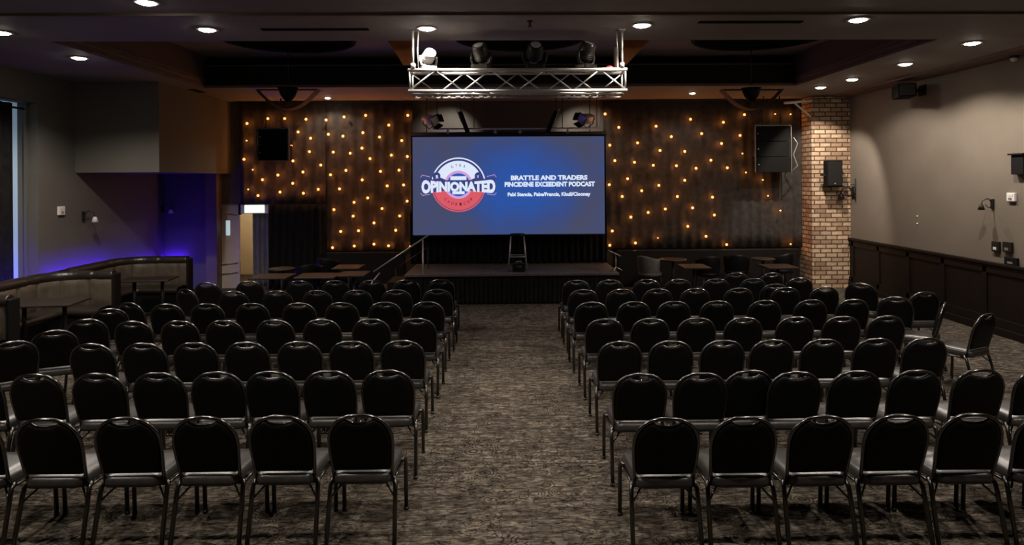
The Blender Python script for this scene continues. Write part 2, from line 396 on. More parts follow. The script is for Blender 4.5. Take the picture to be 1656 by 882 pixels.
for i, (x, y) in enumerate(domes):
    d = MB().lathe([(RD, 0), (RD, .22), (RD - .1, .26), (.5, .32), (.01, .34)], 48, (x, y, ZH))
    d.f = [f for f in d.f if len(f) < 40]; d.sm = d.sm[:len(d.f)]
    struct(d.build('ceiling_dome', 'ceilblack', fix=False), 'black round ceiling recess, ' + ['left', 'middle', 'right'][i] + ' of three', 'ceiling')
    r = MB().tube([(x + (RD + .03) * math.cos(2 * PI * k / 48), y + (RD + .03) * math.sin(2 * PI * k / 48), ZH - .01) for k in range(48)], .03, 6, True)
    struct(r.build('trim_%d' % (2 + i), 'ceilblack'), 'dark rim of a round ceiling recess', 'trim')
mo = MB()
for x, s in ((OX0, 1), (OX1, -1)):
    for k, (dz, t) in enumerate(((.0, .03), (.06, .015), (.13, .04))): mo.box(min(x, x + s * t), max(x, x + s * t), OY0, OY1, ZC + dz, ZC + dz + .035)
mo.box(OX0, OX1, OY1 - .06, OY1, ZC, ZC + .05).box(OX0, OX1, OY1 - .035, OY1 - .021, ZC + .42, ZC + .445)
mo.box(XL, XR, 7.36, 7.42, ZC - .0, ZC + .05)
struct(mo.build('trim_5', 'mould'), 'brown mouldings round the raised ceiling', 'trim')
# soffit drop along the right wall and bulkhead line
struct(MB().box(XR - .42, XR, 4, YB, ZC - .035, ZC).build('trim_6', 'coffer'), 'brown band of ceiling along the right wall', 'trim')
# panelled wainscot at the right wall
wz = 1.10
wa = MB().box(XR - .03, XR, YF, 14.7, .0, wz)
y = 14.6
while y > 3:
    wa.box(XR - .05, XR - .03, y - .09, y, .16, wz - .06); y -= 1.02
wa.box(XR - .05, XR - .03, YF, 14.7, wz - .16, wz - .05).box(XR - .05, XR - .03, YF, 14.7, .12, .26)
struct(wa.build('wall_wainscot', 'wood', bevel=.004), 'dark wood panelling along the foot of the right wall', 'wall')
struct(MB().box(XR - .075, XR, YF, 14.7, wz - .03, wz + .015).build('trim_7', 'wood', bevel=.006), 'dark wood rail on top of the panelling', 'trim')
struct(MB().box(XR - .07, XR - .03, YF, 14.7, 0, .12).build('baseboard_right', M['wood'], bevel=.008), 'dark wood baseboard', 'baseboard')
# low black dado behind the tables
struct(MB().box(onY(528, 430, 15.05).x, -2.35, 15.02, 15.32, 0, .84).build('wall_dado_left', 'wood', bevel=.01), 'low dark panelled dado under the left star curtain', 'wall')
struct(MB().box(2.45, 6.6, 15.02, 15.32, 0, .84).build('wall_dado_right', 'wood', bevel=.01), 'low dark panelled dado under the right star curtain', 'wall')

# brick column
KX0, KX1, KY = onY(1313, 300, 14.7).x, XR, 14.7
struct(MB().box(KX0, KX1 - .001, KY, YB, 0, ZC - .02).build('wall_brick_column', 'brick'), 'pale and brown brick column at the back right corner', 'column')

# ------------------------------------------------------------------ window and curtain at the left
win = struct(MB().box(XL - .38, XL - .34, WY0, WY1, .6, WZ).build('window_1', 'daylight'), 'window with cold daylight behind a drape', 'window')
wf = MB().box(XL - .34, XL - .28, WY0, WY1, .55, .62)
for y in (WY0 + .03, 9.7): wf.box(XL - .34, XL - .31, y - .03, y + .03, .6, WZ)
wf.build('window_frame', 'black', win)
def pleats(x0, x1, z0, z1, y, amp, wl_, name, m, axis='x', parent=None, step=.02, lowf=None, loc=None, thick=.012):
    rows = []; back = []
    n = max(8, int((x1 - x0) / step)); ph = random.random() * 6
    for z in [z0 + (z1 - z0) * i / 10 for i in range(11)]:
        row = []; row2 = []
        for i in range(n + 1):
            x = x0 + (x1 - x0) * i / n
            a = amp * (.55 + .45 * (1 - (z - z0) / (z1 - z0)))
            off = a * math.sin(2 * PI * x / wl_ + ph + .5 * math.sin(x * 3.1 + z * .35)) + a * .35 * math.sin(2 * PI * x / (wl_ * 2.7) + 1.3)
            row.append((x, y + off, z) if axis == 'x' else (y + off, x, z))
            row2.append((x, y + off + thick, z) if axis == 'x' else (y + off - thick, x, z))
        rows.append(row); back.append(row2)
    mb = MB().grid(rows); mb.grid(back)
    nb = n + 1; N = nb * 11
    for i in range(10): # close both edges
        for k in (0, n):
            mb.f.append((i * nb + k, (i + 1) * nb + k, N + (i + 1) * nb + k, N + i * nb + k)); mb.sm.append(False)
    for k in range(n):
        for i in (0, 10):
            mb.f.append((i * nb + k, i * nb + k + 1, N + i * nb + k + 1, N + i * nb + k)); mb.sm.append(False)
    return mb if name is None else mb.build(name, m, parent, loc=loc)
t = thing('window_curtain', 'charcoal pleated drape drawn over the tall window by the booths', 'curtain', (XL - .2, 9.6, .05))
pleats(WY0 + .05, 10.98, .06, WZ - .04, XL - .17, .045, .17, None, None, 'y').build('drape', M['drape'], t, loc=(XL - .2, 9.6, .05))
MB().tube([(.03, -1.3, WZ - .16), (.03, 1.62, WZ - .16)], .018).build('curtain_rail', 'iron', t)

# ------------------------------------------------------------------ door with corridor drape and exit sign
dr = struct(MB().box(0, .47, -.022, .022, .01, DZ - .02).build('door_1', 'doorpaint', bevel=.004), 'pale open door leaf with a small glass panel', 'door')
dr.location = (DX0 + .03, YB - .02, 0); dr.rotation_euler = (0, 0, math.radians(3))
MB().box(.17, .26, -.03, .03, 1.22, 1.56).build('vision_panel', mat('vision_glass_glow', (.6, .75, .8), .2, emit=(.55, .75, .8), estr=.6), dr)  # glass pane made to glow, standing in for light on it
MB().tube([(.06, -.06, .56), (.42, -.06, .60)], .012).tube([(.06, -.06, .56), (.06, 0, .56)], .01).tube([(.42, -.06, .60), (.42, 0, .60)], .01).build('push_bar', 'alu', dr)
MB().tube([(.06, -.06, .34), (.42, -.06, .38)], .012).tube([(.06, -.06, .34), (.06, 0, .34)], .01).tube([(.42, -.06, .38), (.42, 0, .38)], .01).build('push_bar', 'alu', dr)
MB().tube([(.04, -.05, 1.84), (.22, -.12, 1.74), (.42, -.03, 1.68)], .01).build('door_closer', 'aludim', dr)
struct(MB().box(DX0 - .0, DX0 + .03, YB - .05, YB + .2, 0, DZ).box(DX1 - .04, DX1, YB - .05, YB + .2, 0, DZ).box(DX0, DX1, YB - .05, YB + .2, DZ - .03, DZ).build('trim_8', 'aludim'), 'metal frame of the doorway', 'trim')
t = thing('corridor_drape', 'silvery grey drape hanging in the doorway under the exit sign', 'curtain', (DX1 - .35, YB + .12, 0))
a, b = onY(408, 400, YB + .1).x, DX1 - .05
pleats(a, b, .02, DZ - .12, YB + .12, .035, .11, None, None).build('cloth', 'silver', t, loc=(DX1 - .35, YB + .12, 0))
t = thing('exit_sign', 'glowing pale green exit sign over the curtained doorway', 'sign', tuple(onY(414, 338, YB - .12)))
MB().box(-.34, .30, -.03, .05, -.105, .105).build('housing', 'white', t, bevel=.008)
MB().box(-.24, .20, -.04, -.031, -.085, .085).build('light_panel', 'exit', t)
MB().box(-.38, -.345, -.05, .07, -.13, .13).build('end_cap', 'black', t)
pl = bpy.data.lights.new('lamp_light', 'POINT'); pl.energy = 45; pl.color = (1, .85, .6); pl.shadow_soft_size = .1
po = bpy.data.objects.new('lamp_light', pl); C.objects.link(po)
t = thing('corridor_lamp', 'small round lamp on the corridor ceiling behind the doorway', 'lamp', (DX0 + .45, YB + 1.0, 2.4))
MB().lathe([(.01, -.07), (.09, -.06), (.12, -.03), (.12, 0)], 20).build('lamp_shade', 'white', t)
po.parent = t; po.location = (0, 0, -.16)

# ------------------------------------------------------------------ star curtains with their bulbs
SL = [(105,133),(103,207),(92,288),(130,333),(172,376),(110,418),(153,445),(195,112),(268,112),(360,115),(447,118),(525,105),(618,98),(800,98),(718,140),(326,170),(380,197),(457,180),(520,188),(606,173),(678,192),(774,207),(296,230),(375,255),(478,257),(551,262),(602,240),(637,285),(729,270),(798,276),(304,295),(424,313),(347,343),(239,356),(466,355),(533,336),(682,340),(762,335),(603,377),(303,392),(711,403),(782,399),(413,418),(505,416),(248,430),(349,435),(627,455),(568,474),(797,469),(481,506),(689,501),(564,534),(765,533),(654,563),(510,600),(587,597),(748,595),(475,670),(569,663),(654,655),(717,662),(812,666)]
SR = [(23,92),(82,150),(243,145),(392,115),(534,128),(625,95),(758,92),(825,93),(163,217),(309,190),(440,177),(606,185),(526,220),(43,227),(260,250),(367,254),(617,263),(65,294),(150,301),(231,314),(331,316),(416,327),(480,292),(551,325),(632,345),(120,372),(367,379),(705,377),(41,398),(181,424),(255,401),(727,446),(97,449),(335,449),(487,452),(209,518),(283,503),(401,498),(781,510),(134,538),(495,529),(380,578),(54,598),(459,621),(251,628),(43,660),(154,650),(548,657),(825,655)]
SMALL_R = {(758,92),(825,93),(617,263),(632,345),(705,377),(727,446),(251,628),(825,655),(781,510)}
SMALL_L = {(103,207),(130,333),(110,418)}
YS = 15.2
bulb_me = {}; bulb_light = {}
for sm_, pw_ in ((True, .3), (False, 1.0)):
    bulb_light[sm_] = bpy.data.lights.new('bulb_light', 'POINT'); bulb_light[sm_].energy = P_BULB * pw_
    bulb_light[sm_].color = (1, .36, .08); bulb_light[sm_].shadow_soft_size = .012
def bulb_mesh(small, loc_name):
    if small not in bulb_me:
        r = .017 if small else .030
        mb = MB().lathe([(.001, -r), (r * .6, -r * .8), (r, 0), (r * .75, r * .75), (.008, r * 1.2), (.008, r * 2.2)], 10, ax=(0, 1, 0))
        o = mb.build('bulb', 'bulb'); bulb_me[small] = o.data; C.objects.unlink(o); bpy.data.objects.remove(o)
    return bulb_me[small]
def star_curtain(name_label, pieces, pts, x0, smalls):
    t = thing('star_curtain', name_label, 'curtain', (pieces[0][0], YS, 0))
    base = (pieces[0][0], YS, 0)
    mb = MB()
    for (a, b, z0, z1) in pieces:
        p = pleats(a, b, z0, z1, YS, .024, .23, None, None, thick=.01)
        mb.add(p.v, p.f, True)
    mb.build('cloth', 'star', t, loc=base)
    for q in pts:
        p = onY(x0 + q[0] * .3743, 150 + q[1] * .3743, YS - .17)
        o = bpy.data.objects.new('bulb', bulb_mesh(q in smalls, '')); C.objects.link(o)
        o.location = (p.x - base[0], p.y - base[1], p.z); o.parent = t
        l = bulb_light[q in smalls]; lo = bpy.data.objects.new('lamp_light', l); C.objects.link(lo)
        lo.parent = o; lo.location = (0, .055, 0)
    return t
a0, a1, a2 = onY(388, 300, YS).x, onY(527, 300, YS).x, onY(668, 300, YS).x
zt = ZC - .05
star_curtain('dark pleated curtain dotted with amber bulbs left of the screen', [(a0, a1, 1.93, zt), (a1, a2, .86, zt)], SL, 360, SMALL_L)
b0, b1 = onY(976, 300, YS).x, onY(1296, 300, YS).x
star_curtain('dark pleated curtain dotted with amber bulbs right of the screen', [(b0, b1, .86, zt)], SR, 970, SMALL_R)
# plain black drape beside the doorway, and behind the stage
o = pleats(DX1 + .02, a1 - .02, .02, 1.93, 15.1, .04, .16, None, None).build('black_drape', 'drape', None, loc=(DX1 + .6, 15.1, .02))
tag(o, 'plain black pleated drape between exit doorway and left star curtain', 'curtain')
o = pleats(a2 + .02, b0 - .02, .62, 1.75, 14.6, .035, .14, None, None).build('stage_backdrop', 'drape', None, loc=(0, 14.6, .62))
tag(o, 'black pleated backdrop under the projection screen', 'curtain')

# ------------------------------------------------------------------ stage
YST = 13.1
sx0, sx1 = onZ(656, 443, .6).x, onZ(1003, 443, .6).x
t = thing('stage', 'low black stage with a pleated skirt below the screen', 'stage', ((sx0 + sx1) / 2, YST, 0))
cx = (sx0 + sx1) / 2; hw = (sx1 - sx0) / 2
MB().box(-hw, hw, 0, 1.85, .555, .6).build('deck', 'stagedeck', t, bevel=.006)
pleats(-hw + .04, hw - .04, .01, .555, .05, .025, .09, 'skirt', 'drape', parent=t)
MB().box(-hw + .05, hw - .05, .1, 1.8, .02, .55).build('riser', 'black', t)
# steps with rails at the left of the stage
t = thing('stage_steps', 'black stage steps with slanting handrails left of the stage', 'steps', (sx0 - .5, 13.5, 0))
for k in range(3): MB().box(-.45 + k * .3, -.17 + k * .3, -.3, .5, .0, .15 * (k + 1)).build('step', 'black', t, bevel=.008)
p = onY(604, 440, 13.2); q = onY(692, 381, 13.2); o0 = Vector((sx0 - .5, 13.5, 0))
MB().tube([p - o0, q - o0], .016).tube([p - o0 + Vector((.12, 0, -.02)), Vector((-.38, -.3, .15))], .014).tube([q - o0 - Vector((.1, 0, .09)), Vector(((q - o0).x - .1, -.3, .15))], .014).build('handrail', 'aludim', t)
p = onY(640, 435, 14.0); q = onY(692, 400, 14.0)
MB().tube([p - o0, q - o0], .014).tube([q - o0, Vector(((q - o0).x, .5, .4))], .012).tube([p - o0, Vector(((p - o0).x, .5, .15))], .012).build('handrail', 'iron', t)

# bar stool on stage
p = onY(837, 432, 13.75)
t = thing('bar_stool', 'tall black bar stool standing on the stage below the screen', 'stool', (p.x, 13.75, .6))
MB().lathe([(.01, .69), (.15, .69), (.165, .70), (.165, .725), (.15, .74), (.01, .745)], 24).build('seat', 'vinyl', t)
for sx in (-1, 1):
    for sy in (-1, 1):
        MB().tube([(sx * .13, sy * .13, .69), (sx * .19, sy * .19, 0)], .014).build('leg', 'aludim', t)
MB().tube([(.165 * a, .165 * b, .28) for a, b in ((1, 1), (-1, 1), (-1, -1), (1, -1))], .01, close=True).build('footrest', 'aludim', t)
t = thing('stage_box', 'small black amplifier box on stage in front of the bar stool', 'amplifier', (p.x + .02, 13.45, .6))
MB().box(-.13, .13, -.08, .08, .0, .17).build('body', 'black', t, bevel=.012)
MB().lathe([(.01, 0), (.05, .0), (.052, .008), (.01, .01)], 16, (0, -.08, .09), (0, -1, 0)).build('speaker_cone', 'iron', t)
MB().tube([(-.06, 0, .17), (-.05, 0, .2), (.05, 0, .2), (.06, 0, .17)], .008).build('handle', 'aludim', t)
# music stand at the right end of the stage
p = onY(1000, 440, 13.4)
t = thing('music_stand', 'metal music stand at the right end of the stage', 'stand', (p.x - .05, 13.4, .6))
MB().tube([(0, 0, .02), (0, 0, .34)], .012).build('pole', 'aludim', t)
for k in range(3): MB().tube([(0, 0, .08), (.13 * math.cos(k * 2.1), .13 * math.sin(k * 2.1), .01)], .009).build('leg', 'aludim', t)
MB().obox((-.03, 0, .36), (1, 0, -.45), (0, 1, 0), (.45, 0, 1), .12, .14, .006).build('desk', 'aludim', t)

# ------------------------------------------------------------------ projection screen
YSC = 14.25
pA, pB = onY(667, 222, YSC), onY(978, 378, YSC)
scx, scz = (pA.x + pB.x) / 2, (pA.z + pB.z) / 2
shw, shh = (pB.x - pA.x) / 2, (pA.z - pB.z) / 2
t = thing('projection_screen', 'big projection screen showing a blue podcast slide above the stage', 'screen', (scx, YSC, scz))
MB().box(-shw - .03, shw + .03, 0, .03, -shh - .03, shh + .03).build('backing', 'black', t)
MB().box(-shw, shw, -.008, -.0005, -shh, shh).build('slide', 'slide', t)
MB().tube([(-shw - .05, .02, shh + .06), (shw + .05, .02, shh + .06)], .045, 12).build('screen_case', 'iron', t)
MB().tube([(-shw, -.0, -shh - .02), (shw, -.0, -shh - .02)], .014, 8).build('weight_bar', 'black', t)
for sx in (-1, 1): MB().tube([(sx * (shw - .3), .02, shh + .08), (sx * (shw - .3), .02, ZC - scz)], .01).build('hanger', 'iron', t)
def S2(px, py):   # slide position from the photograph
    p = onY(px, py, YSC); return Vector((p.x - scx, 0, p.z - scz))
def disc(name, m, c, r0, r1, a0, a1, y, n=48):
    mb = MB(); k = [math.radians(a0 + (a1 - a0) * i / n) for i in range(n + 1)]
    rows = [[(c.x + r * math.cos(a), yy, c.z + r * math.sin(a)) for a in k] for r, yy in ((r0, y), (r1, y), (r1, y + .002), (r0, y + .002), (r0, y))]
    return mb.grid(rows, False).build(name, m, t)
lc = S2(741.5, 299); PXM = YSC / FPX
R = 44 * PXM
disc('emblem_field', 'ink_navy', lc, .001, R, 0, 360, -.010)
disc('emblem_ring', 'ink_white', lc, R - .028, R, 0, 180, -.012)
disc('emblem_ring', 'ink_red', lc, R - .028, R, 180, 360, -.012)
disc('emblem_band', 'ink_white', lc, .26, R - .07, 22, 158, -.012)
disc('emblem_band', 'ink_red', lc, .26, R - .04, 197, 343, -.012)
disc('emblem_spot', 'ink_navy', S2(706, 285), .001, .085, 0, 360, -.015, 20)
disc('emblem_spot', 'ink_navy', S2(774, 285), .001, .085, 0, 360, -.015, 20)
disc('emblem_inner', 'ink_blue', lc, .001, .30, 0, 360, -.014)
disc('emblem_inner_ring', 'ink_pink', lc, .245, .30, 0, 360, -.016)
MB().box(lc.x - .17, lc.x + .17, -.018, -.016, lc.z + .10, lc.z + .18).build('emblem_bar', 'ink_white', t)
MB().box(lc.x - .13, lc.x + .13, -.018, -.016, lc.z - .20, lc.z - .14).build('emblem_bar', 'ink_white', t)
# ribbon behind the word
top = [( -60, 11), (-30, 8), (0, 6.5), (30, 8), (60, 12)]; bot = [(60, -13), (30, -10), (0, -8.5), (-30, -10), (-60, -13)]
MB().prism([(a * PXM, b * PXM) for a, b in top + bot], lambda a, b: (lc.x + a, -.019, lc.z + b), (0, -.001, 0)).build('ribbon', 'ink_navy', t)
for sx in (-1, 1):
    MB().tube([(lc.x + sx * 46 * PXM, -.02, lc.z + 13 * PXM), (lc.x + sx * 58 * PXM, -.02, lc.z + 16 * PXM), (lc.x + sx * 61 * PXM, -.02, lc.z + 12 * PXM)], .006, 5).build('ribbon_curl', 'ink_pink', t)
    MB().tube([(lc.x + sx * 46 * PXM, -.02, lc.z - 15 * PXM), (lc.x + sx * 58 * PXM, -.02, lc.z - 17 * PXM), (lc.x + sx * 61 * PXM, -.02, lc.z - 13 * PXM)], .006, 5).build('ribbon_curl', 'ink_pink', t)
dg = bpy.context.evaluated_depsgraph_get()
def text(s, name, m, c, w_, h_, y=-.024, rot=0, weight=.02, parent=None, taper=None):
    cu = bpy.data.curves.new(name, 'FONT'); cu.body = s; cu.size = 1; cu.offset = weight; cu.align_x = 'CENTER'; cu.resolution_u = 3
    o = bpy.data.objects.new(name, cu); C.objects.link(o)
    me = bpy.data.meshes.new_from_object(o.evaluated_get(bpy.context.evaluated_depsgraph_get()))
    C.objects.unlink(o); bpy.data.objects.remove(o)
    xs = [v.co.x for v in me.vertices]; ys = [v.co.y for v in me.vertices]
    x0, x1, y0, y1 = min(xs), max(xs), min(ys), max(ys)
    for v in me.vertices:
        a = ((v.co.x - x0) / (x1 - x0) - .5) * w_; b = ((v.co.y - y0) / (y1 - y0) - .5) * h_
        if taper: b *= 1 + taper * (2 * a / w_) ** 2
        a2 = a * math.cos(rot) - b * math.sin(rot); b2 = a * math.sin(rot) + b * math.cos(rot)
        v.co = (c.x + a2, y, c.z + b2)
    me.materials.clear(); me.materials.append(M[m])
    ob = bpy.data.objects.new(name, me); C.objects.link(ob); ob.parent = parent or t
    return ob
text('OPINIONATED', 'lettering', 'ink_white', S2(741.5, 302), 119 * PXM, 15.5 * PXM, weight=.06, taper=.55)
def arctext(s, r, a0, a1, m, h, wd, flip=False):
    for i, ch in enumerate(s):
        if ch == ' ': continue
        a = math.radians(a0 + (a1 - a0) * i / (len(s) - 1))
        text(ch, 'lettering', m, Vector((lc.x + r * math.cos(a), 0, lc.z + r * math.sin(a))), wd, h, rot=a - PI / 2 + (PI if flip else 0), weight=.02)
arctext('LTRA', .415, 108, 72, 'ink_grey', .06, .045)
arctext('CAURICUP', .415, 228, 312, 'ink_dark', .06, .045, True)
text('B', 'lettering', 'ink_white', S2(707, 286), .05, .07)
text('Y', 'lettering', 'ink_white', S2(773, 286), .05, .06)
text('BRATTLE AND TRADERS', 'lettering', 'ink_white', S2(888, 287.5), 124 * PXM, 8 * PXM, weight=.05)
text('PINCIDENE EXCEEDENT PODCAST', 'lettering', 'ink_white', S2(889, 298), 146 * PXM, 8 * PXM, weight=.05)
text('Pabl Stencia, Pabe/Francis, Khull/Clooney', 'lettering', 'ink_white', S2(888, 315), 134 * PXM, 8 * PXM, weight=.045)

# ------------------------------------------------------------------ ceiling downlights
def downlight(px, py, label, group, power, z=ZC, at=None, r=.10, size=2.55, target=None):
    p = Vector(at) if at else onZ(px, py, z)
    t = thing('downlight', label, 'downlight', (p.x, p.y, z), 0, group)
    MB().lathe([(r, 0), (r + .025, -.002), (r + .03, -.008), (r + .02, -.014), (r, -.012)], 28).build('trim_ring', 'white', t)
    MB().lathe([(.001, -.034), (r * .5, -.030), (r * .85, -.018), (r, -.004), (.001, -.003)], 24).build('lens', 'lamp', t)
    spot(t, (0, 0, -.05), power, size, .4, target=None if target is None else Vector(target) - t.location)
    return t
g = 'downlights in the beam across the ceiling'
NAR = 2.0
downlight(335, 47, 'round downlight in the ceiling beam, leftmost of the four in line', g, P_DOWN, size=NAR)
downlight(690, 45, 'round downlight in the ceiling beam just left of the truss', g, P_DOWN, size=NAR)
downlight(1038, 40, 'round downlight in the ceiling beam just right of the truss', g, P_DOWN, size=NAR)
downlight(1388, 31, 'round downlight in the ceiling beam, rightmost of the four in line', g, P_DOWN, size=NAR)
g = 'downlights along the left ceiling'
downlight(128, 93, 'small downlight in the left ceiling before the bulkhead', g, P_WALL)
downlight(2, 52, 'small downlight cut by the left edge of the photo', g, P_WALL)
g = 'downlights along the right wall'
downlight(1572, 69, 'round downlight by the right wall, nearest of the four', g, P_WALL)
downlight(1464, 103, 'bright round downlight above the black wall speaker', g, P_WALL)
downlight(1378, 128, 'small downlight right of the one touching the brick column', g, P_WALL * .5)
downlight(1327, 141, 'small downlight directly in front of the brick column top', g, P_WALL * 1.5, size=1.35, target=(6.95, 14.75, 1.9))
g = 'downlights in the back soffit'
downlight(530, 158, 'small downlight in the back soffit over the left star curtain', g, P_BACK, r=.06)
downlight(1120, 150, 'small downlight in the back soffit over the right star curtain', g, P_BACK, r=.06)
g = 'downlights above the near seats'
downlight(237, 3, 'downlight at the top edge of the photo, left side', g, P_FRONT * .6, z=ZC + .03)
for x, y, lb in ((-5.2, 3.6, 'far left of the five'), (-2.6, 3.7, 'left of the middle one'), (0, 3.8, 'over the aisle'), (2.6, 3.7, 'right of the middle one'), (5.2, 3.6, 'far right of the five')):
    downlight(0, 0, 'downlight in line above the nearest seats, ' + lb, g, P_FRONT, ZC + .03, (x, y, 0), size=2.2)

# slot vents in the beam
for i, (x0, x1, y) in enumerate(((423, 596, 47), (1130, 1297, 35))):
    a, b = onZ(x0, y, ZC), onZ(x1, y, ZC); yy = (a.y + b.y) / 2
    t = thing('ceiling_vent', 'long black slot vent in the beam, ' + ('left' if i == 0 else 'right') + ' of the truss', 'vent', ((a.x + b.x) / 2, yy, ZC), 0, 'slot vents in the ceiling beam')
    h = (b.x - a.x) / 2
    MB().box(-h, h, -.03, .03, -.004, 0).build('backing', 'ceilblack', t)
    MB().box(-h, h, -.04, -.03, -.012, 0).box(-h, h, .03, .04, -.012, 0).box(-h, -h + .01, -.03, .03, -.012, 0).box(h - .01, h, -.03, .03, -.012, 0).build('frame', 'ceilblack', t)
    MB().box(-h, h, -.004, .004, -.012, 0).build('slat', 'ceilblack', t)
# sprinkler and small sensors on the beam
p = onZ(857, 34, ZC)
t = thing('ceiling_sprinkler', 'small dark sprinkler hanging from the beam above the truss middle', 'sprinkler', (p.x, p.y, ZC))
MB().lathe([(.035, 0), (.035, -.008), (.012, -.012), (.012, -.05)], 14).build('body', 'iron', t)
MB().lathe([(.03, -.065), (.03, -.06), (.006, -.05)], 12).build('deflector', 'iron', t)

# ------------------------------------------------------------------ pendants, orange fins
def pendant(px, py_b, label, dxy):
    c = Vector((dxy[0], dxy[1], 0)); zb = onY(px, py_b, c.y).z
    t = thing('pendant_lamp', label, 'pendant lamp', (c.x, c.y, ZH + .33), 0, 'sling pendant lamps')
    z0 = zb - (ZH + .33)
    MB().tube([(0, 0, 0), (0, 0, z0 + .42)], .008, 6).build('rod', 'iron', t)
    MB().lathe([(.02, 0), (.07, -.01), (.07, -.03), (.02, -.04)], 16).build('ceiling_rose', 'iron', t)
    MB().lathe([(.01, z0 + .14), (.05, z0 + .15), (.12, z0 + .24), (.17, z0 + .38), (.155, z0 + .38), (.11, z0 + .25), (.03, z0 + .18)], 24).build('shade', 'black', t)
    rows = []
    N = 22
    for (yy, rr) in ((-.11, .0), (.11, .0), (.11, .012), (-.11, .012), (-.11, 0)):
        row = []
        for i in range(N + 1):
            u = -1 + 2 * i / N
            x = u * .52; zz = z0 + .34 * (abs(u) ** 1.9) + rr
            row.append((x, yy, zz))
        rows.append(row)
    MB().grid(rows).build('sling_band', 'band', t)
    MB().box(-.52, .52, -.012, .012, z0 + .335, z0 + .36).build('cross_bar', 'iron', t)
pendant(1216, 178, 'dark pendant lamp in a curved brown sling, right side by the column', (onY(1215, 160, 11.45).x, 11.45))
pendant(466, 178, 'dark pendant lamp in a curved brown sling over the left star curtain', (onY(466, 160, 11.55).x, 11.55))
def fin(pts, Y, label):
    P = [onY(a, b, Y) for a, b in pts]; c = P[0].copy()
    P[0].z = P[1].z = ZH - .0
    f = MB(); q = [p - c for p in P]; n = len(q)
    f.add(q + [p + Vector((0, .04, 0)) for p in q], [tuple(range(n)), tuple(reversed(range(n, 2 * n)))] + [(i, i + n, (i + 1) % n + n, (i + 1) % n) for i in range(n)])
    o = f.build('ceiling_fin', 'orangefin', None, bevel=.004); o.location = c
    tag(o, label, 'ceiling panel', 'orange ceiling fins')
fin([(605, 40), (664, 40), (668, 105), (652, 105), (623, 60)], 9.3, 'orange triangular fin hanging left of the truss')
fin([(1010, 40), (1078, 40), (1060, 55), (1014, 104), (1008, 104)], 9.3, 'orange triangular fin hanging right of the truss')

# ------------------------------------------------------------------ lighting truss
YT = 8.1
zt1, zb1 = onY(836, 113, YT).z, onY(836, 147, YT).z
tx0, tx1 = onY(660, 113, YT).x, onY(1014, 113, YT).x
dpt = .25
t = thing('lighting_truss', 'silver box truss hung across the ceiling in front of the screen', 'truss', ((tx0 + tx1) / 2, YT, zb1))
hx = (tx1 - tx0) / 2; hz = zt1 - zb1
for (y, z) in ((0, 0), (0, hz), (dpt, 0), (dpt, hz)): MB().tube([(-hx, y, z), (hx, y, z)], .022, 10).build('chord', 'alu', t)
nb = 8; stp = 2 * hx / nb
for face in range(4):
    mb = MB()
    for k in range(nb):
        xa, xb = -hx + k * stp, -hx + (k + 1) * stp
        if face in (0, 1):
            y = 0 if face == 0 else dpt; a, b = (0, hz) if (k + face) % 2 == 0 else (hz, 0)
            mb.tube([(xa, y, a), (xb, y, b)], .010, 6)
        else:
            z = 0 if face == 2 else hz; a, b = (0, dpt) if k % 2 == 0 else (dpt, 0)
            mb.tube([(xa, a, z), (xb, b, z)], .010, 6)
    for x in (-hx + .02, hx - .02):
        if face in (0, 1): mb.tube([(x, dpt * face, 0), (x, dpt * face, hz)], .012, 6)
        else: mb.tube([(x, 0, hz * (face - 2)), (x, dpt, hz * (face - 2))], .012, 6)
    mb.build('lacing', 'alu', t)
for sx in (-1, 1):
    MB().tube([(sx * (hx - .06), 0, hz), (sx * (hx - .06), -.01, ZC - zb1)], .014, 10).build('hanging_pipe', 'alu', t)
    MB().box(sx * (hx - .06) - .04, sx * (hx - .06) + .04, -.04, .04, ZC - zb1 - .01, ZC - zb1).lathe([(.03, .0), (.03, .06)], 10, (sx * (hx - .06), 0, hz + .02)).build('clamp', 'aludim', t)
    MB().tube([(sx * (hx - .12), .05, hz), (sx * (hx - .11), .03, hz + .25), (sx * (hx - .125), .02, ZC - zb1)], .009, 6).build('safety_cable', 'aludim', t)
# lower batten of connectors
mb = MB()
for k in range(26):
    x = -hx + .06 + k * (2 * hx - .1) / 26; wdt = random.uniform(.01, .07)
    mb.box(x, x + wdt, dpt - .01, dpt + .02, -.045, -.025)
mb.box(-hx + .05, hx - .02, dpt - .005, dpt + .012, -.055, -.04)
mb.build('cable_ties', 'aludim', t)

def moving_head(loc, label, m, rz=0, tilt=0, s=1.0, grp='moving head lights on the truss'):
    t = thing('moving_head_light', label, 'stage light', loc, rz, grp)
    MB().box(-.10 * s, .10 * s, -.08 * s, .08 * s, 0, .055 * s).build('base', m, t, bevel=.012)
    y = MB()
    for sx in (-1, 1):
        y.tube([(sx * .04 * s, 0, .055 * s), (sx * .11 * s, 0, .075 * s), (sx * .125 * s, 0, .13 * s), (sx * .118 * s, 0, .20 * s)], .018 * s, 8)
    y.build('yoke', m, t)
    ax = Vector((0, -math.cos(tilt), math.sin(tilt)))
    h = MB().lathe([(.001, -.12 * s), (.05 * s, -.115 * s), (.082 * s, -.07 * s), (.09 * s, 0), (.088 * s, .07 * s), (.078 * s, .11 * s), (.07 * s, .115 * s)], 20, (0, 0, .19 * s), ax).build('head', m, t)
    MB().lathe([(.001, .118 * s), (.05 * s, .117 * s), (.068 * s, .112 * s)], 18, (0, 0, .19 * s), ax).build('lens', 'glass', h)
    r = MB()
    for k in range(4): r.lathe([(.086 * s, -.06 * s + k * .02 * s), (.094 * s, -.055 * s + k * .02 * s), (.094 * s, -.05 * s + k * .02 * s), (.086 * s, -.045 * s + k * .02 * s)], 20, (0, 0, .19 * s), ax)
    r.build('cooling_ribs', m, h)
    return t
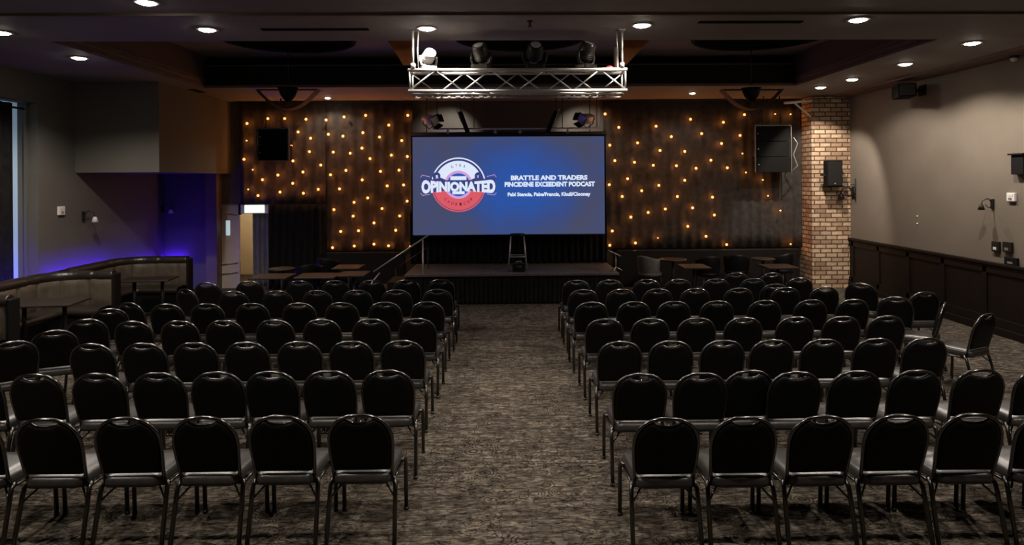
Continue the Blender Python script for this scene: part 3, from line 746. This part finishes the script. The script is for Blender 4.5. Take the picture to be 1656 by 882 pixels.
M['lampwhite'] = mat('white_lamp_body', (.60, .58, .55), .4)
M['headgrey'] = mat('grey_lamp_body', (.09, .085, .08), .3, .5)
def on_truss(px): return (onY(px, 113, YT + .12).x, YT + .125, zt1 + .022)
moving_head(on_truss(693), 'white moving head light on the left end of the truss', 'lampwhite', .5, .5, .85)
moving_head(on_truss(778), 'grey moving head light, second from left on the truss', 'headgrey', -.4, .9, 1.05)
moving_head(on_truss(865), 'black moving head light, third from left on the truss', 'iron', .1, .7, 1.1)
moving_head(on_truss(948), 'dark moving head light with silver yoke near the truss right end', 'headgrey', .7, 1.1, 1.1)
p = onY(1001, 112, YT + .1)
t = thing('chain_hoist', 'slim grey canister with red base at the right end of the truss', 'hoist', (p.x - .03, YT + .12, zt1 + .022))
MB().lathe([(.001, 0), (.028, 0), (.03, .03), (.03, .24), (.02, .27), (.001, .275)], 14, (0, 0, .0)).build('body', 'aludim', t)
MB().lathe([(.001, 0), (.07, 0), (.05, .03), (.03, .04), (.001, .045)], 14, (-.085, 0, 0)).build('cap', 'red', t)
MB().tube([(0, 0, .27), (.02, 0, .36), (0, 0, .47)], .006, 6).build('hook_cable', 'iron', t)

# lights on the bar above the screen
YBAR = 14.0
zb2 = onY(836, 208, YBAR).z
xa, xb = onY(700, 208, YBAR).x, onY(972, 208, YBAR).x
t = thing('lighting_bar', 'thin silver lighting bar just above the projection screen', 'bar', ((xa + xb) / 2, YBAR, zb2))
h = (xb - xa) / 2
MB().tube([(-h, 0, 0), (h, 0, 0)], .018, 8).build('pipe', 'alu', t)
for x in (-h * .95, -.9, .95, h * .95): MB().tube([(x, 0, 0), (x, .0, ZC - zb2)], .009, 6).build('hanger', 'iron', t)
for px in (724, 801, 841, 918):
    p = onY(px, 212, YBAR)
    q = thing('bar_spotlight', {724: 'tiny silver lamp under the lighting bar at its left end', 801: 'tiny silver lamp under the lighting bar, left of centre', 841: 'tiny silver lamp under the lighting bar above the screen centre', 918: 'tiny silver lamp under the lighting bar near its right end'}[px], 'stage light', (p.x, YBAR, zb2 - .02), 0, 'tiny lamps on the lighting bar')
    MB().lathe([(.012, 0), (.018, -.02), (.035, -.075), (.001, -.07)], 12).build('shade', 'alu', q)
    MB().lathe([(.001, -.072), (.026, -.0725), (.03, -.076)], 12).build('lens', 'glass', q)
def par(px, py, label, m, axis, L=.34, r=.11, door=True):
    p = onY(px, py, YBAR - .06)
    t = thing('par_light', label, 'stage light', (p.x, YBAR - .05, p.z), 0, 'stage lights above the screen')
    ax = Vector(axis).normalized()
    MB().lathe([(.001, -L / 2), (r * .6, -L / 2), (r * .8, -L * .3), (r, 0), (r, L / 2), (r * .93, L / 2), (r * .9, L * .35), (.001, L * .34)], 20, (0, 0, 0), ax).build('can', m, t)
    MB().lathe([(r * 1.0, L / 2 - .015), (r * 1.1, L / 2 - .015), (r * 1.1, L / 2), (r * 1.0, L / 2)], 20, (0, 0, 0), ax).build('colour_frame', 'alu', t)
    zz = zb2 - p.z
    MB().tube([(-r * 1.15, 0, 0), (-r * 1.1, .02, zz * .5), (0, .05, zz), (r * 1.1, .02, zz * .5), (r * 1.15, 0, 0)], .012, 6).build('bracket', 'iron', t)
    if door:
        u = ax.orthogonal().normalized(); v = ax.cross(u)
        for d, e in ((u, v), (v, u), (-u, v), (-v, u)):
            MB().obox(ax * (L / 2 + .05) + d * (r * 1.15), ax + d * .35, e, d, .06, r * .8, .004).build('barn_door', 'iron', t)
par(694, 194, 'stage light with silver can above the screen top left corner', 'alu', (.8, -.7, -.2))
par(950, 192, 'stage light with silver can above the screen top right corner', 'alu', (-.8, -.7, -.15))
def bar_panel(p0, p1, label):
    a, b = onY(*p0, YBAR - .05), onY(*p1, YBAR - .05)
    t = thing('batten_light', label, 'stage light', tuple(a), 0, 'stage lights above the screen')
    d = b - a
    MB().obox(d / 2, d, (0, 1, 0), d.cross(Vector((0, 1, 0))), d.length / 2, .05, .045).build('housing', 'black', t, bevel=.008)
    n = d.cross(Vector((0, 1, 0))).normalized()
    s = -1 if d.x > 0 else 1
    MB().obox(d * .18 + n * .05 * (1 if n.x * s > 0 else -1), d, (0, 1, 0), n, d.length * .32, .045, .008).build('reflector', 'alu', t)
    MB().tube([(0, .05, 0), (0, .05, ZC - a.z)], .009, 6).build('hanger', 'iron', t)
bar_panel((744, 181), (757, 216), 'slanting black batten light above the screen, left one')
bar_panel((899, 180), (885, 216), 'slanting black batten light above the screen, right one')
# the two lamps washing the wall above the screen
for x in (-1.05, 1.35):
    t2 = thing('wall_washer', 'small lamp washing the grey wall above the screen, ' + ('left' if x < 0 else 'right'), 'stage light', (x, 14.5, ZC), 0, 'wall washers above the screen')
    MB().lathe([(.05, 0), (.05, -.06), (.04, -.065), (.001, -.065)], 14).build('body', 'iron', t2)
    spot(t2, (0, 0, -.1), 60, 1.5, .8, target=(x * .3, .85, -.95))

# ------------------------------------------------------------------ loudspeakers
def line_array(x0, x1, y0, y1, n, label, Y=14.75):
    a, b = onY(x0, y0, Y), onY(x1, y1, Y); c = (a + b) / 2; hw, hh = (b.x - a.x) / 2, (a.z - b.z) / 2
    t = thing('line_array_speaker', label, 'loudspeaker', (c.x, Y, c.z), 0, 'loudspeaker stacks by the stage')
    for k in range(n):
        z1 = hh - 2 * hh * k / n; z0 = hh - 2 * hh * (k + 1) / n
        cab = MB().prism([(-hw + .03, z0 + .006), (hw - .03, z0 + .006), (hw - .02, z1 - .006), (-hw + .02, z1 - .006)], lambda p, q: (p, -.06 - .02 * k, q), (0, .3, 0)).build('cabinet', 'spk' , t, bevel=.008)
        MB().lathe([(.001, 0), (.014, 0), (.014, .006), (.001, .006)], 8, (-hw + .07, -.06 - .02 * k, (z0 + z1) / 2), (0, -1, 0)).build('badge', 'aludim', cab)
    fr = MB()
    for sx in (-1, 1):
        fr.box(sx * hw - .012, sx * hw + .012, -.1, -.07, -hh, hh)
    fr.box(-hw, hw, -.1, -.07, hh - .01, hh + .02)
    fr.build('rigging_frame', 'rigging', t)
    for sx in (-1, 1): MB().tube([(sx * hw * .5, 0, hh), (sx * hw * .45, 0, ZC - c.z)], .012, 6).build('hanger', 'iron', t)
    return t
M['rigging'] = mat('rigging_steel', (.12, .11, .10), .5, .6)
M['spk'] = mat('speaker_grille', (.007, .0065, .006), .85, spec=.12)
line_array(417, 469, 209, 260, 2, 'two stacked black loudspeakers hung before the left star curtain')
line_array(1219, 1277, 204, 279, 3, 'three stacked black loudspeakers hung left of the brick column')
# cables hanging beside the right stack
o = MB().tube([onY(1283, 222, 14.7), onY(1290, 232, 14.7), onY(1283, 250, 14.7), onY(1290, 268, 14.7), onY(1278, 279, 14.7)], .01, 6).build('speaker_cable', 'aludim'); tag(o, 'thin cable looping beside the right loudspeaker stack', 'cable')
t = thing('steel_bracket', 'pale steel bracket reaching from the curtain to the brick column top', 'bracket', tuple(onY(1290, 166, 14.6)))
c0 = onY(1290, 166, 14.6)
MB().tube([onY(1268, 167, 14.6) - c0, onY(1312, 163, 14.6) - c0], .028, 8).build('arm', 'white', t)
MB().tube([onY(1284, 166, 14.6) - c0, onY(1311, 189, 14.66) - c0], .022, 8).build('strut', 'white', t)

# speaker on the column
p = onY(1346.5, 281, KY - .2)
t = thing('wall_speaker', 'black speaker mounted on the front of the brick column', 'loudspeaker', (p.x, KY - .2, p.z))
MB().prism([(-.175, -.10), (.175, -.10), (.15, .12), (-.15, .12)], lambda a, b: (a, b, -.29), (0, 0, .58)).build('cabinet', 'spk', t, bevel=.015)
MB().box(-.15, .15, -.112, -.10, -.26, .26).build('grille', 'iron', t)
MB().lathe([(.001, 0), (.016, 0), (.016, .006), (.001, .006)], 8, (.0, -.112, -.22), (0, -1, 0)).build('badge', 'aludim', t)
MB().box(-.03, .03, .1, .2, -.05, .05).box(-.26, -.17, -.03, .03, -.05, .0).build('bracket', 'iron', t)

# wall speaker high at the right wall
p = onX(1462, 148, XR - .35)
t = thing('wall_speaker', 'black speaker angled out high on the right wall', 'loudspeaker', tuple(p))
ya = .32
MB().obox((0, 0, 0), (.35, 1, 0), (0, 0, 1), (1, -.35, 0), .27, .12, .15).build('cabinet', 'spk', t, bevel=.02)
MB().obox((-.10, -.27, 0), (.35, 1, 0), (0, 0, 1), (1, -.35, 0), .006, .10, .12).build('grille', 'iron', t)
MB().obox((.08, .29, .02), (.35, 1, 0), (0, 0, 1), (1, -.35, 0), .01, .09, .03).build('rear_plate', 'aludim', t)
MB().tube([(.1, 0, 0), (.35, 0, .03)], .03, 8).box(.32, .35, -.1, .1, -.08, .12).build('bracket', 'iron', t)
# speaker on the bulkhead side
p = onX(318, 140, BX + .12)
t = thing('wall_speaker', 'small black speaker high on the side of the bulkhead', 'loudspeaker', tuple(p))
MB().box(-.1, .1, -.28, .28, -.09, .1).build('cabinet', 'spk', t, bevel=.02)
MB().box(.1, .108, -.25, .25, -.07, .08).build('grille', 'iron', t)
MB().box(-.12, -.1, -.05, .05, -.05, .05).build('bracket', 'iron', t)

# ------------------------------------------------------------------ wall fittings
def sconce_iron(loc, n, label, shade_white=False, s=1.0):
    """wrought iron wall light; n: unit direction away from the wall"""
    n = Vector(n); u = Vector((n.y, -n.x, 0)); k = Vector((0, 0, 1))
    t = thing('wall_sconce', label, 'wall light', loc)
    MB().obox(n * .012, u, k, n, .035 * s, .09 * s, .012).build('back_plate', 'iron', t)
    MB().tube([n * .02 + k * .03, n * .10 * s + k * .10 * s, n * .20 * s + k * .06 * s, n * .22 * s - k * .02 * s], .009 * s, 6).tube([n * .02 - k * .04, n * .09 * s - k * .07 * s, n * .15 * s - k * .01 * s], .007 * s, 6).build('arm', 'iron', t)
    c = n * .22 * s - k * .05 * s
    MB().lathe([(.02 * s, .04 * s), (.035 * s, .02 * s), (.06 * s, -.06 * s), (.05 * s, -.06 * s), (.02 * s, .01 * s)], 14, c).build('shade', 'white' if shade_white else 'iron', t)
    MB().lathe([(.001, -.05 * s), (.018 * s, -.04 * s), (.02 * s, -.01 * s), (.008 * s, .01 * s)], 10, c).build('bulb', 'glass', t)
p = onX(1606, 330, XR); sconce_iron(tuple(p), (-1, 0, 0), 'black iron wall light on the right wall left of a white box', s=.85)
p = onX(1380, 312, XR); sconce_iron(tuple(p), (-1, 0, 0), 'black iron wall light on the right wall beside the brick column', s=1.25)
o = MB().tube([onY(1360, 301, 14.5), onY(1373, 302, 14.45), onY(1383, 316, 14.45)], .012, 6).tube([onY(1383, 289, 14.45), onY(1383, 325, 14.45)], .012, 6).tube([onY(1383, 299, 14.45), onY(1376, 299, 14.6)], .01, 6).build('iron_bracket', 'iron'); tag(o, 'thin iron bracket between the column speaker and the corner wall light', 'bracket')
p = onX(134, 350, XL); sconce_iron(tuple(p), (1, 0, 0), 'iron wall light with small white shade on the left wall', True, 1.0)
p = onX(262, 338, XL); sconce_iron(tuple(p), (1, 0, 0), 'small iron wall light in the dark blue alcove', True, .9)
def wallbox(px, py, X, w_, h_, label, name='wall_box', m='white', cat='control box', btn='aludim'):
    p = onX(px, py, X); s = 1 if X < 0 else -1
    t = thing(name, label, cat, tuple(p))
    MB().box(min(0, s * .04), max(0, s * .04), -w_ / 2, w_ / 2, -h_ / 2, h_ / 2).build('casing', m, t, bevel=.008)
    MB().box(min(s * .04, s * .046), max(s * .04, s * .046), -w_ * .18, w_ * .22, -h_ * .3, -h_ * .05).build('button', btn, t)
    MB().box(min(s * .04, s * .043), max(s * .04, s * .043), -w_ * .3, w_ * .3, h_ * .12, h_ * .36).build('display', m, t)
    return t
wallbox(97, 341, XL, .16, .15, 'white thermostat box on the left wall left of the sconce', 'thermostat', cat='thermostat')
wallbox(1638, 319, XR, .16, .13, 'white thermostat box on the right wall by the photo edge', 'thermostat', cat='thermostat')
wallbox(1613, 399, XR, .16, .16, 'black switch plate, left one above the wood panelling', 'switch_plate', 'iron', 'switch', 'white')
wallbox(1632, 400, XR, .18, .16, 'black switch plate, right one above the wood panelling', 'switch_plate', 'iron', 'switch')
wallbox(1638, 423, XR, .26, .12, 'low black socket box just above the wood panelling', 'socket_box', 'black', 'socket')
p = onX(1654, 265, XR); t = thing('wall_shelf_speaker', 'black wall box cut by the right edge of the photo', 'wall box', tuple(p))
MB().box(-.09, 0, -.12, .12, -.16, .13).build('casing', 'black', t, bevel=.01)
MB().box(-.12, 0, -.15, .15, .13, .155).build('top_plate', 'black', t, bevel=.004)
for i, py in enumerate((350, 362)):
    p = onX(1484, py, XR); o = MB().lathe([(.001, .02), (.012, .018), (.018, 0)], 10, (0, 0, 0), (-1, 0, 0)).build('wall_stud', 'white'); o.location = p
    tag(o, ['upper', 'lower'][i] + ' tiny pale stud on the middle of the right wall', 'stud', 'studs on the right wall')
p = onX(1640, 92, XR - .12)
t = thing('security_camera', 'small domed security camera high on the right wall', 'camera', tuple(p))
MB().lathe([(.07, .04), (.075, 0), (.05, -.02), (.001, -.02)], 16).build('housing', 'iron', t)
MB().lathe([(.052, -.02), (.045, -.05), (.02, -.07), (.001, -.073)], 16).build('dome', 'glass', t)
MB().tube([(0, 0, .02), (.06, 0, .04), (.12, 0, .04)], .02, 8).build('bracket', 'iron', t)

# ------------------------------------------------------------------ booths with blue strips behind
def booth(ye, xe, label):
    t = thing('booth', label, 'booth seating', (xe, ye, 0), 0, 'upholstered booths along the left wall')
    path = [(-7.42, ye - 1.75)]
    path += [(-7.42, ye - 1.75 + .08 * k) for k in range(1, 15)]
    path += [(-7.42 + .5 - .5 * math.cos(a), ye - .53 + .5 * math.sin(a)) for a in [PI / 2 * k / 10 for k in range(11)]]
    path += [(-6.92 + k * (xe + 6.92) / 6, ye - .03) for k in range(1, 7)]
    P = [Vector((a - xe, b - ye, 0)) for a, b in path]
    # arc length for the panel seams
    L = [0]
    for i in range(1, len(P)): L.append(L[-1] + (P[i] - P[i - 1]).length)
    def nrm(i):
        d = (P[min(i + 1, len(P) - 1)] - P[max(i - 1, 0)]).normalized(); return Vector((d.y, -d.x, 0))   # towards the room
    # resample finer
    Q = []
    for i in range(len(P) - 1):
        for k in range(4): Q.append((P[i].lerp(P[i + 1], k / 4), nrm(i).lerp(nrm(i + 1), k / 4).normalized(), L[i] + (L[i + 1] - L[i]) * k / 4))
    Q.append((P[-1], nrm(len(P) - 1), L[-1]))
    seam = .42
    def bulge(s): return .028 * (1 - abs(2 * ((s / seam) % 1) - 1) ** 6)
    rows = []
    for z, k in ((.40, 0), (.44, .8), (.6, 1), (.78, 1), (.86, .8), (.88, .2)):
        rows.append([p + n * (.05 + bulge(s) * k) + Vector((0, 0, z)) for p, n, s in Q])
    rows.append([p - n * .06 + Vector((0, 0, .88)) for p, n, s in Q]); rows.append([p - n * .06 + Vector((0, 0, 0)) for p, n, s in Q]); rows.append([p + n * .05 + Vector((0, 0, 0)) for p, n, s in Q]); rows.append(rows[0])
    MB().grid(rows).build('back_panel', 'booth', t)
    MB().tube([p + Vector((0, 0, .935)) + n * .0 for p, n, s in Q], [.082 - .014 * (abs(math.sin(PI * s / 1.1)) < .12) for p, n, s in Q], 14).build('top_roll', 'boothroll', t)
    Q2 = [q for q in Q]
    r2 = [[p + n * a + Vector((0, 0, z)) for p, n, s in Q2] for a, z in ((.07, .36), (.07, .45), (.14, .475), (.38, .47), (.45, .44), (.45, .36), (.07, .36))]
    MB().grid(r2).build('seat_cushion', 'boothroll', t)
    r3 = [[p + n * a + Vector((0, 0, z)) for p, n, s in Q2] for a, z in ((.06, .01), (.06, .355), (.42, .355), (.42, .01), (.06, .01))]
    MB().grid(r3, False).build('plinth', 'black', t)
    MB().box(.0, .05, -.12, .08, 0, .97).build('end_panel', 'black', t, bevel=.015)
    MB().box(-7.70 - xe, -7.69 - xe, -1.75, .1, .78, .82).build('light_strip', 'blue', t)
    MB().box(-7.685 - xe, -7.66 - xe, -1.75, .1, .76, .94).box(-7.735 - xe, -7.685 - xe, -1.75, .1, .93, .94).build('strip_lip', 'black', t)
    if ye > 13:
        MB().box(-7.76 - xe, -7.74 - xe, .12, 1.85, .66, .70).build('light_strip', 'blue', t)
    return t
booth(8.72, -6.40, 'upholstered booth cut by the left photo edge, nearest of three')
booth(11.05, -6.44, 'upholstered booth with padded roll top, middle of three')
booth(13.1, -6.22, 'upholstered booth in the blue lit alcove, furthest of three')
t = thing('light_strip', 'short blue light strip behind the furthest booth at the alcove back wall', 'light strip', (-7.55, YB - .12, .72))
MB().box(-.26, .2, -.06, -.04, -.03, .05).box(-.26, .2, -.06, .05, -.05, -.03).build('channel', 'black', t)
MB().box(-.26, .2, .0, .02, -.012, .012).build('diode_strip', 'blue', t)

# booth tables
def booth_table(c, rz, label, L=.62, W=.38):
    t = thing('booth_table', label, 'table', (c.x, c.y, 0), rz, 'narrow tables in the booths')
    MB().box(-L, L, -W, W, .725, .755).build('tabletop', 'tablewood', t, bevel=.008)
    for sx in (-1, 1):
        MB().tube([(sx * L * .55, 0, .03), (sx * L * .55, 0, .725)], .03, 10).build('leg', 'iron', t)
        MB().lathe([(.001, 0), (.19, 0), (.19, .015), (.04, .035), (.001, .035)], 20, (sx * L * .55, 0, 0)).build('foot', 'iron', t)
booth_table(onZ(72, 489, .75), .12, 'narrow wooden table inside the middle booth', .48, .32)
booth_table(onZ(240, 451, .75), .12, 'narrow wooden table inside the furthest booth', .42, .26)

# ------------------------------------------------------------------ banquet chairs
def make_chair(label, seatm='seatvinyl_lit', backm='vinyl', name='banquet_chair'):
    t = thing(name, label, 'chair')
    tilt = .26                                    # lean of the back
    def bp(u, h, d=0):                            # u across, h up the back from its foot, d to the front
        return (u, -.19 - h * math.sin(tilt) + d * math.cos(tilt), .425 + h * math.cos(tilt) + d * math.sin(tilt))
    H = .485; R_ = .213; E_ = .82
    def sc(a): return math.copysign(abs(math.cos(a)) ** E_, math.cos(a))
    def ss(a): return abs(math.sin(a)) ** E_
    # arch frame
    arch = [(-.196, -.02), (-.200, .08), (-.208, .18)] + [(-R_ * sc(a), .265 + (H - .265) * ss(a)) for a in [PI * k / 22 for k in range(23)]] + [(.208, .18), (.200, .08), (.196, -.02)]
    MB().tube([bp(u, h, 0) for u, h in arch], .0125, 8).build('back_frame', 'tube', t)
    # pad with a handle slot at the top
    out = [(-.186, .072), (-.189, .10), (-.197, .18)]
    r2 = R_ - .012; top2 = H - .012 - .265
    for k in range(23):
        a = PI * k / 22; u, h = -r2 * sc(a), .265 + top2 * ss(a)
        if abs(u) < .10: h = min(h, .265 + top2 - .005 - .042 * math.sqrt(max(0, 1 - (u / .10) ** 2)))
        out.append((u, h))
    out += [(.197, .18), (.189, .10), (.186, .072)]
    cu, ch = 0, .22
    def ring(s, d): return [bp(cu + (u - cu) * s, ch + (h - ch) * s, d) for u, h in out]
    rows = [ring(.05, .036), ring(.5, .036), ring(.8, .032), ring(.94, .022), ring(1, .006), ring(1, -.010), ring(.965, -.019), ring(.85, -.023), ring(.5, -.024), ring(.05, -.024)]
    mb = MB().grid(rows, True, True); n = len(out)
    mb.f.append(tuple(reversed(range(n)))); mb.sm.append(True); mb.f.append(tuple(9 * n + k for k in range(n))); mb.sm.append(True)
    mb.build('backrest', backm, t)
    # lip of the handle slot
    MB().tube([bp(u, .265 + top2 - .005 - .042 * math.sqrt(max(0, 1 - (u / .10) ** 2)), 0) for u in [-.098 + .196 * k / 12 for k in range(13)]], .0075, 6).build('handle', 'tube', t)
    # seat: rounded trapezoid pad
    so = []
    def corner(cx, cy, r, a0):
        return [(cx + r * math.cos(a0 + PI / 2 * k / 5), cy + r * math.sin(a0 + PI / 2 * k / 5)) for k in range(6)]
    so = corner(.215 - .06, .225 - .06, .06, 0) + corner(-.215 + .06, .225 - .06, .06, PI / 2) + corner(-.195 + .06, -.25 + .06, .06, PI) + corner(.195 - .06, -.25 + .06, .06, 3 * PI / 2)
    def sr(s, z): return [(x * s, .02 + (y - .02) * s, z) for x, y in so]
    rows = [sr(.05, .400), sr(.93, .400), sr(.99, .408), sr(1, .430), sr(.995, .450), sr(.97, .466), sr(.90, .477), sr(.5, .482), sr(.05, .482)]
    mb = MB().grid(rows, True, True); n = len(so)
    mb.f.append(tuple(range(n))); mb.sm.append(True); mb.f.append(tuple(8 * n + k for k in range(n))); mb.sm.append(True)
    mb.build('seat', seatm, t)
    f = MB()
    f.tube([(.21, .15, .388), (.2, -.17, .388)], .011, 6).tube([(-.21, .15, .388), (-.2, -.17, .388)], .011, 6)
    f.tube([(-.21, .15, .388), (.21, .15, .388)], .011, 6).tube([(-.2, -.15, .388), (.2, -.15, .388)], .011, 6)
    f.build('seat_frame', 'legtube', t)
    for sx in (-1, 1):
        MB().tube([(sx * .205, .13, .402), (sx * .222, .175, .405), (sx * .228, .20, .385), (sx * .229, .208, .34), (sx * .229, .222, .012)], .0155, 8).lathe([(.019, 0), (.019, .02), (.014, .022)], 8, (sx * .229, .222, 0)).build('leg', 'legtube', t)
        MB().tube([(sx * .195, -.13, .402), (sx * .213, -.175, .408), (sx * .219, -.20, .385), (sx * .221, -.215, .34), (sx * .227, -.30, .012)], .0155, 8).lathe([(.019, 0), (.019, .02), (.014, .022)], 8, (sx * .227, -.30, 0)).build('leg', 'legtube', t)
        MB().tube([(sx * .221, -.225, .30), (sx * .13, -.14, .395)], .007, 6).build('brace', 'legtube', t)
    return t

ORD = ['first', 'second', 'third', 'fourth', 'fifth', 'sixth', 'seventh', 'eighth', 'ninth']
ROWN = ['nearest', 'second nearest', 'third nearest', 'fourth nearest', 'third furthest', 'second furthest', 'furthest']
ROWS = [
 ([72, 200, 327, 452, 580], [1080, 1207, 1332, 1455, 1577, 1702], 674, 671),
 ([-45, 53, 155, 254, 348, 438, 531, 625], [1037, 1135, 1210, 1288, 1386, 1484, 1587, 1690], 602, 600),
 ([145, 230, 313, 397, 482, 566, 650], [1003, 1087, 1170, 1250, 1332, 1418, 1500], 553, 549),
 ([213, 288, 362, 443, 520, 600, 675], [978, 1053, 1128, 1204, 1287, 1364, 1436], 517, 513),
 ([268, 333, 406, 482, 552, 622, 691], [956, 1025, 1091, 1161, 1238, 1313, 1381], 489.5, 486),
 ([376, 448, 513, 577, 641, 707], [943, 1005, 1064, 1125, 1195, 1272, 1334], 469, 466),
 ([402, 483, 541, 601, 657, 713], [932, 987, 1047, 1098, 1159, 1219, 1294], 453, 451)]
ROWS[0][0].insert(0, -57)
proto = make_chair('x')
used = [False]
def place(x, y, rz, label, group):
    if not used[0]:
        used[0] = True; proto.location = (x, y, 0); proto.rotation_euler = (0, 0, rz); proto['label'] = label; proto['group'] = group; return proto
    return dup(proto, (x, y, 0), rz, label, group)
TOPY, TOPZ = -.19 - .4975 * math.sin(.26), .425 + .4975 * math.cos(.26)
CH = []
for ri, (L_, R2, yl, yr) in enumerate(ROWS):
    for side, xs, py in (('left', L_, yl), ('right', R2, yr)):
        ys = [onZ(px, py, TOPZ).y for px in xs]
        cxm = 800 if side == 'left' else 850
        Yr = sum(ys) / len(ys)
        for i, px in enumerate(xs):
            p = onY(px, py, Yr)
            k = (len(xs) - 1 - i) if side == 'left' else i
            lab = 'black banquet chair, %s from the aisle in the %s row %s of it' % (ORD[k], ROWN[ri], side)
            if ri in (0, 1) and (px < 0 or px > 1656): lab = 'black banquet chair cut by the %s photo edge, %s row' % (side, ROWN[ri])
            rz = random.uniform(-.02, .02); dy = 0
            if px == 1210: rz = .10; dy = .05; lab = 'slightly twisted black banquet chair, third from the aisle, second nearest right row'
            place(p.x, Yr - TOPY + dy, rz, lab, 'banquet chairs in rows %s of the aisle' % side)
# loose chairs
def loose(px, py, deg, label, z=TOPZ, group='loose banquet chairs round the seating rows'):
    p = onZ(px, py, z); a = math.radians(deg)
    # put the top of the back, not the base, where it is seen
    off = Matrix.Rotation(a, 3, 'Z') @ Vector((0, TOPY, 0))
    place(p.x - off.x, p.y - off.y, a, label, group)
loose(1191, 441, 0, 'black chair half hidden behind the fifth chair of the furthest right row')
loose(1249, 441, 8, 'black chair at the back between last chairs of the furthest right row')
loose(1254, 459, 0, 'black chair overlapped from behind by sixth chair, second furthest right row')
loose(1392, 458, -35, 'black chair turned aside beside the foot of the brick column')
loose(1449, 480, -18, 'round backed chair turned aside, first right of the right rows')
loose(1497, 472, 0, 'dark chair by the panelling behind the side on chair')
loose(1529, 489, 52, 'side on black chair facing left by the right panelling')
loose(1598, 507, 26, 'black chair standing alone by the panelling facing left, nearest there')
loose(208, 489, -18, 'narrow looking chair beside the end panel of the middle booth')
loose(299, 467, -25, 'black chair near the furthest booth, left of a pair')
loose(334, 457, -5, 'black chair near the brown post, right of a pair')
loose(176, 499, 15, 'round backed chair behind the dark one at the middle booth')
loose(139, 516, 15, 'dark chair right of the tilted one at the middle booth table')
loose(87, 534, 25, 'turned black chair in front of the middle booth table legs')
loose(20, 552, 40, 'round backed chair at the left before the middle booth seat')
loose(-16, 531, 150, 'chair at the left photo edge facing forward')

# ------------------------------------------------------------------ tables and lounge chairs at the back
def cafe_table(px, py, label, L=.35, round_=True, m='tablewood', z=.74):
    p = onZ(px, py, z)
    t = thing('cafe_table', label, 'table', (p.x, p.y, 0), 0, 'small tables near the back wall')
    if round_: MB().lathe([(.001, z - .03), (L - .01, z - .03), (L, z - .02), (L, z - .005), (L - .008, z), (.001, z)], 28).build('tabletop', m, t)
    else: MB().box(-L, L, -.3, .3, z - .03, z).build('tabletop', m, t, bevel=.006)
    MB().lathe([(.028, .03), (.028, z - .03)], 12).build('leg', 'iron', t)
    MB().lathe([(.001, 0), (.22, 0), (.22, .012), (.05, .035), (.001, .035)], 22).build('foot', 'iron', t)
cafe_table(456, 434, 'small round table before the plain black drape', .27)
cafe_table(441, 446, 'small square table beside the exit doorway', .34, False)
cafe_table(515, 445, 'brown table behind the left rows, middle of three', .36, False)
cafe_table(572, 442, 'brown table behind the left rows nearest the stage', .26, False)
cafe_table(564, 431, 'bright edged table under the left star curtain', .27, False)
cafe_table(1088, 419, 'small round table beside a grey chair under the right star curtain', .30)
cafe_table(1122, 430, 'small square table in front of the round one, right of stage', .26, False)
cafe_table(1234, 418, 'small round table beneath the right loudspeaker stack', .25)
cafe_table(1258, 430, 'square table near the foot of the brick column', .30, False)
def lounge(px, py, deg, label, m='greychair'):
    p = onZ(px, py, .82)
    t = thing('lounge_chair', label, 'chair', (p.x, p.y + .2, 0), math.radians(deg), 'lounge chairs near the back wall')
    # curved tub back
    rows = []
    for (r, z) in ((.24, .40), (.27, .6), (.275, .78), (.265, .82), (.25, .82), (.235, .78), (.23, .6), (.21, .42), (.24, .40)):
        rows.append([(r * math.cos(a), r * math.sin(a), z + (.0 if z < .7 else -.07 * abs(math.cos(a)) ** 2)) for a in [PI + PI * k / 16 for k in range(17)]])
    MB().grid(rows).build('backrest', m, t)
    MB().lathe([(.001, .38), (.24, .38), (.255, .40), (.255, .44), (.23, .46), (.001, .465)], 24).build('seat', m, t)
    for sx in (-1, 1):
        for sy in (-1, 1): MB().tube([(sx * .15, sy * .15, .38), (sx * .2, sy * .2, 0)], .014, 8).build('leg', 'iron', t)
lounge(1054, 414, -50, 'grey tub chair at the round table right of the stage')
lounge(1148, 414, 10, 'dark tub chair behind the square table right of the stage', 'vinyl')
lounge(1196, 411, -20, 'dark tub chair left of the table under the loudspeakers', 'vinyl')
lounge(1270, 409, 30, 'dark tub chair right of the table under the loudspeakers', 'vinyl')
lounge(494, 427, 20, 'dark tub chair behind the middle brown table', 'vinyl')
lounge(528, 417, -20, 'dark tub chair at the left end under the star curtain', 'vinyl')
